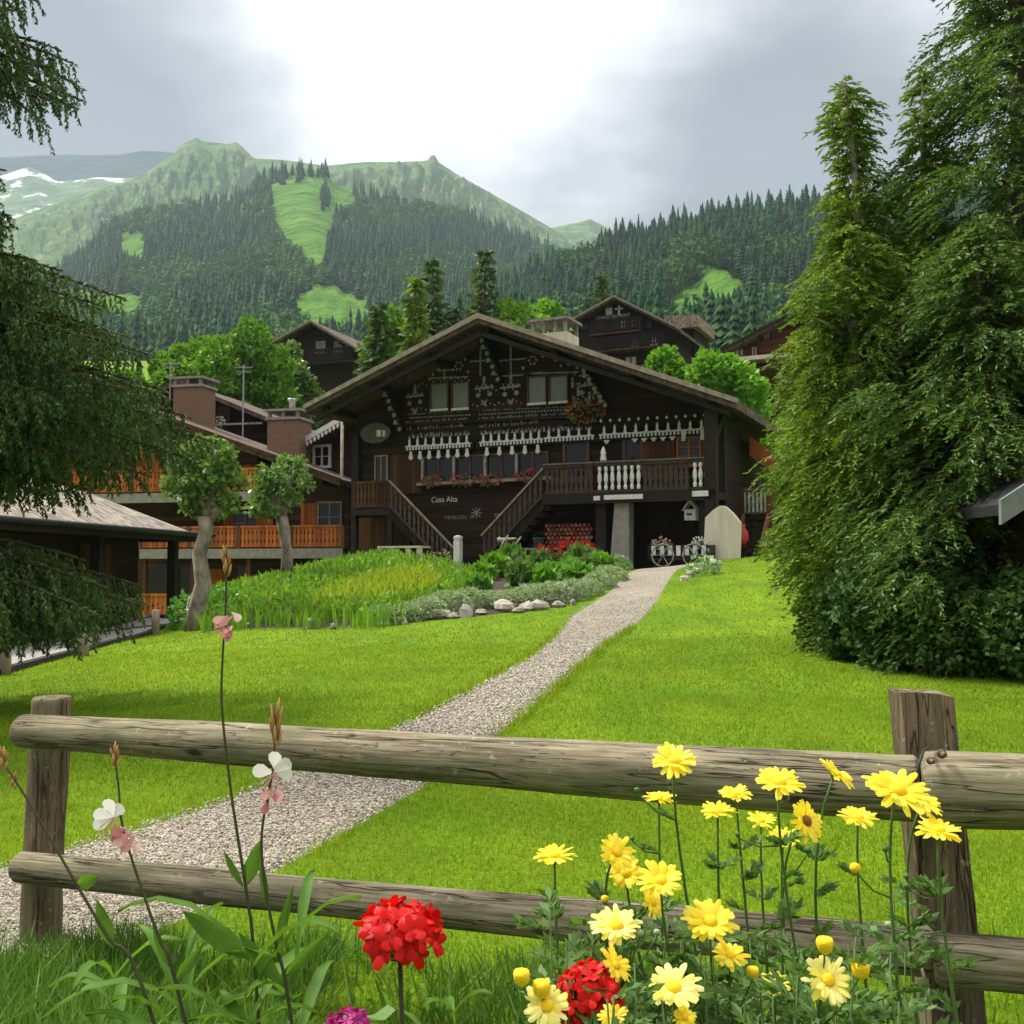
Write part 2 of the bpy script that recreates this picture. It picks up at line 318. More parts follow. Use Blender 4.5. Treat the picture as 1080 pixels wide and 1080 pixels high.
# an overcast sky is brighter overhead than near the horizon
zr=nt.nodes.new('ShaderNodeMapRange'); zr.interpolation_type='SMOOTHSTEP'; zr.inputs['From Min'].default_value=.42; zr.inputs['From Max'].default_value=.95; zr.inputs['To Min'].default_value=1; zr.inputs['To Max'].default_value=2.9; nt.links.new(sep.outputs['Z'],zr.inputs['Value'])
zc=nt.nodes.new('ShaderNodeCombineColor')
for i_ in range(3): nt.links.new(zr.outputs[0],zc.inputs[i_])
cl=mixc(nt,1.0,mixc(nt,1.0,CLOUD,(CB/WSTR,)*3,'MULTIPLY'),zc.outputs[0],'MULTIPLY'); cl_fac=.94
nt.links.new(mixc(nt,cl_fac,sky.outputs[0],cl),bg.inputs['Color']); bg.inputs['Strength'].default_value=WSTR
sl=bpy.data.lights.new('sun','SUN'); sl.energy=1.5; sl.angle=R(10); sl.color=(1,.95,.86)
so=bpy.data.objects.new('sun',sl); COL.objects.link(so); so.rotation_euler=(-SUN).to_track_quat('-Z','Y').to_euler(); so.location=(0,0,60)
cam=bpy.data.cameras.new('camera'); cam.sensor_width=36; cam.sensor_fit='HORIZONTAL'; cam.lens=36*FPX/1080; cam.clip_start=.05; cam.clip_end=20000
co=bpy.data.objects.new('camera',cam); COL.objects.link(co); co.location=(0,0,CZ); co.rotation_euler=(R(90)+PITCH,0,0); S.camera=co
S.view_settings.view_transform='Standard'; S.view_settings.look='None'; S.view_settings.exposure=2.1; S.view_settings.gamma=1
S.cycles.max_bounces=7; S.cycles.diffuse_bounces=3; S.cycles.glossy_bounces=2; S.cycles.transmission_bounces=4; S.cycles.transparent_max_bounces=8; S.cycles.volume_bounces=0
S.cycles.use_denoising=True
# ------------------------------------------------------------------ ground sheet, path, road
def spaced(a,b,n,p): t=np.linspace(0,1,n); return a+(b-a)*t**p
ys=np.concatenate([np.arange(-8,4,.25),np.arange(4,50,.4),50+spaced(0,1,46,2.2)*2600])
xp=np.concatenate([np.arange(0,10,.3),np.arange(10,30,.8),30+spaced(0,1,30,2.0)*2400]); xs=np.concatenate([-xp[:0:-1],xp])
X,Y=np.meshgrid(xs,ys); Z=ground(X.ravel(),Y.ravel())
nx,ny=len(xs),len(ys); i=np.arange(ny-1)[:,None]*nx+np.arange(nx-1)[None,:]; i=i.ravel()
m,nt,b,_=nodes('lawn')
n1=noise(nt,2.2,6,(1,.45,1)); n2=noise(nt,.35,3,(1,.6,1)); n3=noise(nt,45,4)
c=ramp(nt,n1,[(.3,(.095,.18,.009)),(.55,(.145,.25,.010)),(.75,(.19,.285,.013))])
c=mixc(nt,1.0,c,ramp(nt,n2,[(.35,(.70,.80,.8)),(.65,(1.12,1.05,.9))]),'MULTIPLY')
c=mixc(nt,1.0,c,ramp(nt,n3,[(.3,(.6,.62,.6)),(.7,(1.25,1.22,1.1))]),'MULTIPLY')
nt.links.new(c,b.inputs['Base Color']); b.inputs['Roughness'].default_value=.9; b.inputs['Specular IOR Level'].default_value=.1; bump(nt,b,n3,.8,.03); M['lawn']=m
gm=np_mesh('ground',np.stack([X.ravel(),Y.ravel(),Z],1),np.stack([i,i+1,i+nx+1,i+nx],1),M['lawn'],True)
tag(link('ground',gm),'mown green lawn rising gently from the log fence to the chalets','lawn',kind='structure')
LE=[(700,590),(665,603),(645,621),(603,647),(551,699),(490,734),(434,762),(340,800),(270,832),(200,860),(75,892),(0,912),(-120,950),(-300,990),(-620,1050),(-900,1100)]
RE=[(765,592),(717,600),(695,635),(640,680),(585,730),(550,760),(510,790),(470,820),(400,860),(305,915),(250,945),(205,968),(120,1010),(0,1065),(-250,1160),(-500,1250)]
def resample(P,n):
    P=[Vector(p) for p in P]; L=[0]
    for a,b in zip(P,P[1:]): L.append(L[-1]+(b-a).length)
    out=[]
    for k in range(n):
        t=L[-1]*k/(n-1); j=max(q for q in range(len(L)) if L[q]<=t+1e-9); j=min(j,len(P)-2); f=(t-L[j])/(L[j+1]-L[j]); out.append(P[j].lerp(P[j+1],f))
    return out
def smooth(P,it=2):
    for _ in range(it): P=[P[0]]+[(P[k-1]+P[k]*2+P[k+1])/4 for k in range(1,len(P)-1)]+[P[-1]]
    return P
PL=smooth(resample([gpt(*q) for q in LE],160),6); PR=smooth(resample([gpt(*q) for q in RE],160),6)
rows=14; V=[];rag=np.random.default_rng(3)
for a,bq in zip(PL,PR):
    jl,jr=rag.normal(0,.02,2)
    for k in range(rows+1):
        t=k/rows; q=a.lerp(bq,t); w=(bq-a).length
        if k==0: q=q+(a-bq).normalized()*(.03+jl)
        if k==rows: q=q+(bq-a).normalized()*(.03+jr)
        V.append((q.x,q.y,0))
V=np.array(V); V[:,2]=ground(V[:,0],V[:,1])+.02
kk=np.arange(len(V))%(rows+1); V[kk==0,2]-=.05; V[kk==rows,2]-=.05
i=(np.arange(159)[:,None]*(rows+1)+np.arange(rows)[None,:]).ravel()
m,nt,b,_=nodes('gravel'); tc=nt.nodes.new('ShaderNodeTexCoord')
def vor(scale):
    v=nt.nodes.new('ShaderNodeTexVoronoi'); v.inputs['Scale'].default_value=scale; nt.links.new(tc.outputs['Object'],v.inputs['Vector']); return v
v=vor(70); v2=vor(14); sp=nt.nodes.new('ShaderNodeSeparateColor'); nt.links.new(v.outputs['Color'],sp.inputs[0])
c=ramp(nt,sp.outputs[0],[(0,(.15,.13,.095)),(.35,(.36,.315,.24)),(.7,(.50,.445,.35)),(1,(.66,.60,.48))])
c=mixc(nt,1.0,c,ramp(nt,v.outputs['Distance'],[(.25,(1,1,1)),(.75,(.5,.47,.43))]),'MULTIPLY')
c=mixc(nt,1.0,c,ramp(nt,noise(nt,1.3,4),[(.3,(.8,.78,.75)),(.7,(1.1,1.1,1.1))]),'MULTIPLY')
nt.links.new(c,b.inputs['Base Color']); b.inputs['Roughness'].default_value=.95; bump(nt,b,v.outputs['Distance'],.9,.02); M['gravel']=m
tag(link('gravel_path',np_mesh('gravel_path',V,np.stack([i,i+1,i+rows+2,i+rows+1],1),m,True)),'pale gravel footpath curving from the log fence up to the dark chalet','path',kind='structure')
PATH=np.array([(p.x,p.y) for p in PL]+[(p.x,p.y) for p in reversed(PR)])
def inside(poly,x,y):
    r=np.zeros(x.shape,bool); n=len(poly)
    for a in range(n):
        x0,y0=poly[a]; x1,y1=poly[(a+1)%n]
        if y0==y1: continue
        r^=((y0>y)!=(y1>y))&(x<(x1-x0)*(y-y0)/(y1-y0)+x0)
    return r
# loose pebbles on the near part of the path
def scatter(n,x0,x1,y0,y1,ok): 
    x=RNG.uniform(x0,x1,n); y=RNG.uniform(y0,y1,n); k=ok(x,y); return x[k],y[k]
bx,by=scatter(480000,-5.5,3.0,1.9,21,lambda x,y: inside(PATH,x,y)&(RNG.random(x.shape)<np.clip(4.5/y,0,1)**2*1.6))
oc=np.array([(1,0,0),(0,1,0),(-1,0,0),(0,-1,0),(0,0,1),(0,0,-1)],float); of=np.array([(0,1,4),(1,2,4),(2,3,4),(3,0,4),(1,0,5),(2,1,5),(3,2,5),(0,3,5)])
npb=len(bx); sz=RNG.uniform(.0018,.0056,npb)*np.clip(by/4,1,2.6); an=RNG.uniform(0,6.3,npb)
pv=oc[None]*(sz[:,None]*RNG.uniform(.6,1.3,(npb,3)))[:,None,:]; ca,sa=np.cos(an)[:,None],np.sin(an)[:,None]
pv=np.stack([pv[...,0]*ca-pv[...,1]*sa,pv[...,0]*sa+pv[...,1]*ca,pv[...,2]+pv[...,0]*.3],-1)+np.stack([bx,by,ground(bx,by)+.024],-1)[:,None,:]
pf=(of[None]+6*np.arange(npb)[:,None,None]).reshape(-1,3)
M['pebble']=leafmat('pebble',[(.13,.115,.09),(.31,.28,.22),(.47,.425,.345),(.66,.61,.51)],0,.9)
tag(link('path_gravel',np_mesh('path_gravel',pv.reshape(-1,3),pf,M['pebble'])),'loose pale pebbles lying on the gravel path','gravel',kind='stuff')
# road along the lower left of the lawn
near=smooth(resample([gpt(*q) for q in ((-420,830),(-200,775),(0,712),(100,684),(165,664),(200,656))],60),3); V=[]
ends=near[-1]-near[-4]
for k in range(8): near.append(near[-1]+Vector((-.35,.55,0)))
for k,p in enumerate(near):
    q=near[min(k+1,len(near)-1)]-near[max(k-1,0)]; nrm=Vector((-q.y,q.x,0)).normalized()
    for j in range(7):
        w=p+nrm*(.12+j*.38); V.append((w.x,w.y,0))
V=np.array(V); V[:,2]=ground(V[:,0],V[:,1])+.025
i=(np.arange(len(near)-1)[:,None]*7+np.arange(6)[None,:]).ravel()
M['asphalt']=plain('pale_asphalt',(.33,.30,.28),(.22,.20,.19),.95,3,bs=.3)
tag(link('road',np_mesh('road',V,np.stack([i,i+1,i+8,i+7],1),M['asphalt'],True)),'pale narrow lane below the left edge of the lawn','road',kind='structure')
kb=MB(); kpts=[(p.x,p.y,G(p.x,p.y)+.03) for p in near[::2]]; kb.tube(kpts,.06,6)
tag(kb.build('kerb',M['dark_beam']),'dark low kerb between the lane and the lawn','kerb',kind='structure')
# ------------------------------------------------------------------ grass
BEDP=[(205,668),(330,664),(400,668),(460,664),(560,652),(605,647),(648,620),(655,603),(600,590),(520,588),(470,600),(400,585),(330,590),(215,625)]
BED=[gpt(*q) for q in ((205,668),(330,663),(400,660),(460,655),(560,645),(600,640),(640,619))]
BED=np.array([(p.x,p.y) for p in BED]+[(2.3,31),(-4.5,32.5),(-6.6,30),(-7,24)])
def blades(x,y,h,w,lean):
    n=len(x); z=ground(x,y); a=RNG.uniform(0,2*np.pi,n); la=RNG.uniform(0,2*np.pi,n); l=RNG.normal(0,1,n)*lean*h
    hw=w/2; dx,dy=np.cos(a)*hw,np.sin(a)*hw; z0=z-.004
    V=np.empty((n,3,3)); V[:,0]=np.stack([x-dx,y-dy,z0],1); V[:,1]=np.stack([x+dx,y+dy,z0],1); V[:,2]=np.stack([x+np.cos(la)*l,y+np.sin(la)*l,z+h],1)
    return V.reshape(-1,3), np.arange(3*n).reshape(-1,3)
def okl(x,y): return ~inside(PATH,x,y)&~inside(BED,x,y)
xs_,ys_,hs_,ws_=[],[],[],[]
for y0,y1,xl,xr,dens,h,w in ((1.9,3.5,-3.8,3.8,13000,.022,.0040),(3.5,5.5,-5,5,7500,.023,.0052),(5.5,9,-7.5,7.5,3000,.024,.008),(9,15,-9.5,10,900,.026,.013),(15,30,-9,11,200,.030,.024)):
    x,y=scatter(int(dens*(y1-y0)*(xr-xl)),xl,xr,y0,y1,okl); xs_.append(x); ys_.append(y); hs_.append(h*RNG.uniform(.55,1.25,len(x))); ws_.append(np.full(len(x),w)*RNG.uniform(.6,1.3,len(x)))
gv,gf=blades(np.concatenate(xs_),np.concatenate(ys_),np.concatenate(hs_),np.concatenate(ws_),.55)
m=leafmat('lawn_blade',[(.125,.235,.010),(.19,.315,.012),(.255,.375,.016),(.33,.39,.045)],.45,.6,.15)
nt=m.node_tree; pr=nt.nodes['Principled BSDF']; src=pr.inputs['Base Color'].links[0].from_socket
n1=noise(nt,1.6,5,(1,.4,1)); n2=noise(nt,1.4,4,(.12,2.0,1)); n3=noise(nt,.55,4); src=mixc(nt,1.0,src,ramp(nt,n2,[(.38,(.66,.76,.78)),(.6,(1.1,1.06,1))]),'MULTIPLY'); src=mixc(nt,1.0,src,ramp(nt,n3,[(.42,(.86,.95,.9)),(.62,(1.42,1.06,1.1))]),'MULTIPLY'); c=mixc(nt,1.0,src,ramp(nt,n1,[(.32,(.42,.56,.55)),(.48,(.85,.90,.9)),(.7,(1.25,1.08,.9))]),'MULTIPLY'); nt.links.new(c,pr.inputs['Base Color'])
tag(link('lawn_grass',np_mesh('lawn_grass',gv,gf,m)),'short bright green mown grass of the lawn','grass',kind='stuff')
# ragged taller blades leaning in over the path edges
ex,ey=[],[]
for Q in (PL,PR):
    q=np.array([tuple(p.xy) for p in Q]); s_=RNG.uniform(0,len(q)-1.001,9000); i_=s_.astype(int); f_=(s_-i_)[:,None]; w_=q[i_]*(1-f_)+q[i_+1]*f_+RNG.normal(0,.035,(9000,2)); k=(w_[:,1]<17)&(RNG.random(9000)<.35+.65*np.clip(np.sin(s_*1.7)+np.sin(s_*.63),0,1)); ex.append(w_[k,0]); ey.append(w_[k,1])
ex=np.concatenate(ex); ey=np.concatenate(ey); gv,gf=blades(ex,ey,RNG.uniform(.025,.075,len(ex))*np.clip(ey/6,.8,1.4),.0045*np.clip(ey/3.5,1,3),.6)
tag(link('path_edge_grass',np_mesh('path_edge_grass',gv,gf,m)),'ragged grass leaning over both edges of the gravel path','grass',kind='stuff')
# longer grass along the foot of the fence
def tuft_ok(x,y): return (y<3.45+.15*np.sin(x*9))&(RNG.random(x.shape)<np.clip(.25+.9*np.sin(x*3.1+1)*np.sin(y*4+2)+(x<-.55)*.75,0.06,1))
x,y=scatter(75000,-2.3,2.0,1.8,3.5,tuft_ok); k=(x<-.45)|(RNG.random(x.shape)<.45); x,y=x[k],y[k]
h=RNG.uniform(.05,.15,len(x))*np.where(x<-.45,1.0,.7)
gv,gf=blades(x,y,h,RNG.uniform(.005,.013,len(x)),.75)
tag(link('tall_grass',np_mesh('tall_grass',gv,gf,M['tall_grass'])),'longer lush grass growing at the foot of the fence','grass',kind='stuff')
# ------------------------------------------------------------------ fence
def logpts(a,b,n=26,wob=.006):
    a=Vector(a); b=Vector(b); return [a.lerp(b,k/(n-1)) for k in range(n)]
def make_log(name,a,b,r0,r1,mat,parent,n=20,flat=1):
    """log along local X, its own frame so that the grain runs along it"""
    a=Vector(a); b=Vector(b); d=b-a; L=d.length; q=d.to_track_quat('X','Z')
    m=MB(); seg=40; pts=[]; rad=[]
    p1,p2,p3=[random.uniform(0,6) for _ in range(3)]
    for k in range(seg+1):
        t=k/seg; pts.append((L*t,.006*math.sin(5*t+p1),.007*math.sin(4*t+p2))); rad.append((r0+(r1-r0)*t)*(1+.02*math.sin(13*t+p3)+.012*math.sin(29*t)))
    rad[0]*=.86; rad[-1]*=.9; pts.insert(1,(.012,pts[0][1],pts[0][2])); rad.insert(1,r0); pts.insert(-1,(L-.01,pts[-1][1],pts[-1][2])); rad.insert(-1,r1)
    m.tube(pts,rad,n,True,.012,flat); o=m.build(name,mat,parent,True); o.location=a; o.rotation_mode='QUATERNION'; o.rotation_quaternion=q
    me=o.data
    for p in me.polygons:
        if len(p.vertices)>4: p.use_smooth=False
    return o
fence=empty('rail_fence',(-1.7,3.6,G(-1.7,3.6)),0,'weathered round log fence with two rails across the lawn','fence')
fi=Matrix.Translation(-Vector(fence.location))
def F_(p): return fi@Vector(p)
A=at(20,773,3.42); B=at(969,829,2.50); make_log('rail',F_(A),F_(B),.054,.078,M['log'],fence)
d=(B-A).normalized(); B2=at(972,829,2.46); make_log('rail',F_(B2),F_(B2+d*1.9+Vector((0,.05,.03))),.086,.084,M['log'],fence)
A=at(18,913,3.42); B=at(985,1007,2.52); make_log('rail',F_(A),F_(B),.049,.058,M['log'],fence)
d=(B-A).normalized(); B3=at(984,1009,2.46); make_log('rail',F_(B3),F_(B3+d*1.9+Vector((0,.05,.03))),.060,.062,M['log'],fence)
p=at(52,735,3.56); make_log('post',F_((p.x,p.y,G(p.x,p.y)-.2)),F_((p.x,p.y,p.z)),.064,.065,M['post'],fence)
p=at(970,729,2.66); q=at(1004,1090,2.62); dd=(q-p).normalized(); q=p+dd*(p.z-G(q.x,q.y)+.15)/abs(dd.z)
m=MB(); prof=[(-.073,-.03),(-.066,-.052),(-.02,-.06),(.03,-.058),(.066,-.05),(.074,-.02),(.06,.05),(-.06,.05)]
mt=Matrix.Translation(F_(p)); L=(q-p).length
for k in range(13):
    t=k/12; c=F_(p).lerp(F_(q),t)
    for ix,(x,y) in enumerate(prof): m.v.append((c.x+x*(1+.03*math.sin(7*t+ix)),c.y+y*(1+.05*math.sin(9*t+ix*2)),c.z+(0 if k else random.uniform(-.012,.006))))
for k in range(12):
    for j in range(8): m.f.append((k*8+j,k*8+(j+1)%8,(k+1)*8+(j+1)%8,(k+1)*8+j))
m.f.append(tuple(range(7,-1,-1)))
# own frame: rotate vertices so the grain (local X) runs down the post
o=m.build('post',None or M['post'],fence); rotm=Matrix.Rotation(R(-90),4,'Y'); o.data.transform(Matrix.Translation(-F_(p))); o.data.transform(rotm.inverted()); o.matrix_local=Matrix.Translation(F_(p))@rotm
o['label']='split post with a rough flat face'
def bolt(px,py,Y,r):
    c=F_(at(px,py,Y)); m=MB(); m.lathe([(r,0),(r,.003),(r*.62,.006),(r*.6,.016),(r*.45,.020)],14); o=m.build('bolt',M['rust'],fence,False); o.location=c; o.rotation_euler=(R(90),0,0)
bolt(993,795,2.40,.011); bolt(981,802,2.37,.009); bolt(987,1007,2.385,.017); bolt(965,1018,2.44,.013)
m=MB(); m.tube([F_(at(*q)) for q in ((983,785,2.46),(974,792,2.40),(969,806,2.375),(966,825,2.37),(965,842,2.385))],.0035,6)
m.build('wire',M['iron'],fence,True)
m=MB(); m.tube([F_(at(*q)) for q in ((972,1022,2.42),(976,1036,2.43),(972,1050,2.52),(985,1062,2.53),(996,1066,2.53))],.004,6); m.build('wire',M['dead_wood'],fence,True)
# ------------------------------------------------------------------ chalet frames: pixel -> local (x along the front, y into the house, z up)
class Frame:
    def __init__(s, px, Y, ang, zg):
        s.o=Vector(((px-540)/FPX*Y,Y,zg)); s.a=R(ang); s.e=Vector((math.cos(s.a),math.sin(s.a),0)); s.w=Vector((-math.sin(s.a),math.cos(s.a),0))
    def L(s,px,py,d=0):
        r=Vector(ray(px,py)); c=Vector((0,0,CZ)); o=s.o-s.w*d; t=(o-c).dot(s.w)/r.dot(s.w); p=c+r*t-s.o
        return Vector((p.dot(s.e),-d,p.z))
    def world(s,v): return s.o+s.e*v[0]+s.w*v[1]+Vector((0,0,v[2]))
def fbox(mb,fr,x0,y0,x1,y1,d,th=.05,pad=0):
    """box on the plane d in front of the facade, from two pixel corners"""
    a=fr.L(x0,y0,d); b=fr.L(x1,y1,d)
    return mb.box(min(a.x,b.x)-pad,max(a.x,b.x)+pad,-d-th/2,-d+th/2,min(a.z,b.z)-pad,max(a.z,b.z)+pad)
def window(fr,root,x0,y0,x1,y1,d,glass,frame,mull=1,name='window',fw=.05,bars=0):
    a=fr.L(x0,y0,d); b=fr.L(x1,y1,d); xa,xb=min(a.x,b.x),max(a.x,b.x); za,zb=min(a.z,b.z),max(a.z,b.z); y=-d
    m=MB(); m.box(xa-fw,xa,y-.06,y+.03,za,zb); m.box(xb,xb+fw,y-.06,y+.03,za,zb); m.box(xa-fw,xb+fw,y-.062,y+.03,zb,zb+fw); m.box(xa-fw*1.2,xb+fw*1.2,y-.10,y+.03,za-fw,za)
    for k in range(mull): c=xa+(xb-xa)*(k+1)/(mull+1); m.box(c-fw*.4,c+fw*.4,y-.045,y+.02,za,zb)
    for k in range(bars): c=za+(zb-za)*(k+1)/(bars+1); m.box(xa,xb,y-.040,y+.01,c-.014,c+.014)
    f=m.build(name,frame,root); MB().box(xa-.01,xb+.01,y-.012,y+.012,za-.01,zb+.01).build('pane',glass,f); return f
def balustrade(root,mat,a,b,h,top=.07,step=.16,w=.11,gap_low=.1,name='balustrade',shape=True,skip=None,th=.03):
    """rail + shaped boards between two local points on the floor line"""
    a=Vector(a); b=Vector(b); d=b-a; L=Vector((d.x,d.y,0)).length; n=max(2,int(L/step)); m=MB()
    m.bar(a+Vector((0,0,h)),b+Vector((0,0,h)),.10,top); m.bar(a+Vector((0,0,gap_low)),b+Vector((0,0,gap_low)),.06,.06)
    t=d.normalized(); hz=Vector((d.x,d.y,0)).normalized(); nn=Vector((-hz.y,hz.x,0))
    for k in range(n):
        f=(k+.5)/n
        if skip and skip(f): continue
        c=a+d*f; prof=[(0,.5),(.12,.5),(.25,.30),(.38,.5),(.55,.5),(.68,.28),(.80,.5),(1,.5)] if shape else [(0,.5),(1,.5)]
        z0,z1=gap_low,h; pts=[(-w*p,z0+(z1-z0)*q) for q,p in prof]+[(w*p,z0+(z1-z0)*q) for q,p in reversed(prof)]
        MM=Matrix(((hz.x,nn.x,0,c.x),(hz.y,nn.y,0,c.y),(0,0,1,c.z),(0,0,0,1))); m.prism(pts,-th/2,th/2,MM)
    return m.build(name,mat,root)
def text(body,size,mat,parent,loc,w=None,name='painted_name'):
    cu=bpy.data.curves.new(name,'FONT'); cu.body=body; cu.size=size; cu.extrude=.004; cu.align_x='CENTER'; cu.align_y='CENTER'
    if w: cu.space_character=w
    t=bpy.data.objects.new(name,cu); COL.objects.link(t); dg=bpy.context.evaluated_depsgraph_get(); me=bpy.data.meshes.new_from_object(t.evaluated_get(dg)); bpy.data.objects.remove(t)
    me.materials.clear(); me.materials.append(mat); o=link(name,me,parent); o.location=loc; o.rotation_euler=(R(90),0,0); return o
def gable_roof(root,xr,zr,xl,xrr,sl,sr,y0,y1,th,mat,edge,name='roof',und=None):
    """two slopes from the ridge (xr,zr); left eave at xl, right eave at xrr"""
    zl=zr-sl*(xr-xl); zq=zr-sr*(xrr-xr)
    m=MB(); m.prism([(xr,zr),(xl,zl),(xl,zl-th),(xr,zr-th),(xrr,zq-th),(xrr,zq)],y0,y1); r=m.build(name,mat,root)
    m=MB(); e=.05
    m.prism([(xr,zr+e),(xl-.05,zl+e-.02),(xl-.05,zl-th*.45),(xr,zr-th*.45)],y0-.06,y0-.003); m.prism([(xr+.002,zr+e),(xr+.002,zr-th*.45),(xrr+.05,zq-th*.45),(xrr+.05,zq+e-.02)],y0-.06,y0-.003)
    m.build('verge_board',edge,root)
    m=MB(); k=0
    # purlin ends and rafters under the overhang
    for f in (.02,.33,.66,.97):
        for sx,s,xe in ((-1,sl,xl),(1,sr,xrr)):
            x=xr+sx*abs(xe-xr)*f*.93; z=zr-s*abs(x-xr)-th-.12
            if f==.02 and sx<0: continue
            m.box(x-.10,x+.10,y0+.25,y1-.2,z-.10,z+.115)
    m.build('purlin',M['dark_beam'],root); return r
# ================================================================== MAIN CHALET
fr=Frame(540,34,-24.8,1.28)
ch=empty('log_chalet',fr.o,fr.a,'large dark timber chalet with white painted friezes and a shared double stair','chalet')
D=5.2
MB().prism([(-6,-.6),(7,-.6),(7,4.92),(-.3,7.62),(-6,5.45)],0,D).build('wall',M['dark_logs'],ch)
gable_roof(ch,-.3,8.0,-6.85,7.8,.375,.40,-1.9,D+.8,.26,M['dark_shingle'],M['pale_verge'])
m=MB()
m.prism([(-.3,7.52),(-6.6,5.16),(-6.6,5.02),(-.3,7.36)],-1.72,-1.6); m.prism([(-.29,7.52),(-.29,7.36),(7.55,4.36),(7.55,4.50)],-1.72,-1.6); m.build('rafter',M['dark_beam'],ch)
# corner posts and brackets, protruding cross walls
for x in (-5.95,6.92): MB().box(x-.14,x+.14,-.22,.1,-.3,4.7).build('corner_post',M['dark_beam'],ch)
m=MB(); m.box(6.78,7.12,-1.55,-1.25,-.2,4.75); m.bar((6.95,-1.4,3.6),(6.95,-.1,4.6),.2,.25); m.build('corner_post',M['dark_beam'],ch)
for px0,py0,px1,py1 in ((405,392,418,455),(508,345,522,402),(620,392,636,428)):
    # carved cross wall heads, stepping in towards the wall as they come down
    a=fr.L(px0,py0,.5); b=fr.L(px1,py1,.5); n=9; m=MB(); pm=MB()
    for k in range(n):
        z1=a.z+(b.z-a.z)*k/n; z0=a.z+(b.z-a.z)*(k+1)/n; x=a.x+(b.x-a.x)*(k/n); dd=.95-.8*k/n
        m.box(x-.14,x+.14,-dd,.05,z0+.02,z1); zc=(z0+z1)/2
        pm.lathe([(.0,0),(.075,0),(.075,.012),(0,.012)],7,(0,0,0),False); N=4*7
        for q in range(len(pm.v)-N,len(pm.v)): vx,vy,vz=pm.v[q]; pm.v[q]=(x+vx+.03*(-1)**k,-dd-.006-vz,zc+vy*1.1)
        if k%2: pm.box(x-.11,x+.11,-dd-.016,-dd-.004,z0+.03,z0+.065)
    m.build('bracket',M['dark_beam'],ch); pm.build('painted_motif',M['faded_paint'],ch)
# ---- friezes (white dentils with spikes above and drops below)
def frieze(px0,py0,px1,py1,d,nsp,drops,mat,spike=.25):
    a=fr.L(px0,py0,d); b=fr.L(px1,py1,d); m=MB(); y=-d-.02; L=b.x-a.x; n=int(L/.115); z=a.z; zs=(b.z-a.z)/L
    m.box(a.x,b.x,y-.02,y+.02,z-.012,z+.03)
    for k in range(n):
        x=a.x+L*(k+.5)/n; m.box(x-.030,x+.030,y-.022,y+.022,z-.12,z-.016)
    for k in range(nsp):
        x=a.x+L*(k+.5)/nsp; h=spike*(1 if k%2 else .92)
        m.prism([(x-.06,z+.034),(x+.06,z+.034),(x+.03,z+.12),(x+.042,z+h*.8),(x,z+h+.06),(x-.042,z+h*.8),(x-.03,z+.12)],y-.02,y+.02)
    for k in range(drops):
        x=a.x+L*(k+.6)/drops; m.prism([(x-.045,z-.17),(x+.045,z-.17),(x+.05,z-.28),(x+.085,z-.40),(x,z-.47),(x-.085,z-.40),(x-.05,z-.28)],y-.02,y+.02)
    return m.build('painted_frieze',mat,ch)
frieze(428,471.5,497,467.5,.16,8,7,M['white_paint']); frieze(506,467,573,463,.16,8,5,M['white_paint']); frieze(574,462.5,627,459.5,.16,5,0,M['white_paint'])
frieze(632,459,746,453,.16,10,0,M['white_paint'])
m=MB()
for k in range(12):
    a=fr.L(634+k*9.9,444-k*.55,.16); m.prism([(a.x-.05,a.z),(a.x,a.z-.06),(a.x+.05,a.z),(a.x,a.z+.06)],-.20,-.16)
    if k in (0,3,4,5,6,7): a=fr.L(640+k*9.9,465-k*.55,.16); m.box(a.x-.09,a.x+.09,-.19,-.16,a.z-.03,a.z+.02); m.box(a.x-.045,a.x+.045,-.19,-.16,a.z-.09,a.z-.031)
    if k in (9,11): a=fr.L(632+k*9.9,465-k*.6,.16); m.box(a.x-.06,a.x+.06,-.19,-.16,a.z-.16,a.z+.16)
m.build('painted_motif',M['white_paint'],ch)
# ledge beams carrying friezes, plus the upper front planking standing proud
m=MB()
for x0,y0,x1,y1 in ((425,474,500,470),(502,470,632,462),(630,462,748,456)):
    a=fr.L(x0,y0,.1); b=fr.L(x1,y1,.1); m.bar((a.x,-.07,a.z),(b.x,-.07,b.z),.14,.20)
a=fr.L(424,448,.05); b=fr.L(632,438,.05); m.bar((a.x,-.05,a.z),(b.x,-.05,b.z),.10,.08)
a=fr.L(632,440,.05); b=fr.L(752,433,.05); m.bar((a.x,-.06,a.z),(b.x,-.06,b.z),.12,.06)
m.build('ledge_beam',M['dark_beam'],ch)
# ---- faded painted ornament: crosses, rosettes, inscriptions
def disc(m,x,z,r,y,n=8): m.prism([(x+r*math.cos(6.283*k/n),z+r*math.sin(6.283*k/n)) for k in range(n)],y-.012,y+.012)
m=MB(); y=-.02
for px,py,s in ((507,383,.42),(539,382,.55),(469,393,.26)):
    a=fr.L(px,py); m.box(a.x-.028,a.x+.028,y-.015,y+.015,a.z-s,a.z+s); m.box(a.x-s,a.x-.03,y-.013,y+.013,a.z+.05,a.z+.10); m.box(a.x+.03,a.x+s,y-.013,y+.013,a.z+.05,a.z+.10)
for px,py in ((484,386),(562,380)):
    a=fr.L(px,py)
    for k in range(6): disc(m,a.x+.13*math.cos(k*1.047),a.z+.13*math.sin(k*1.047),.045,y,6)
for px,py,r in ((457,395,.05),(462,389,.07),(474,383,.05),(478,390,.05),(491,379,.06),(494,392,.05),(455,412,.05),(573,375,.07),(586,380,.05),(592,386,.05),(600,384,.06),(609,388,.05),(552,388,.06),(570,393,.05),(524,392,.05)):
    a=fr.L(px,py); disc(m,a.x,a.z,r,y)
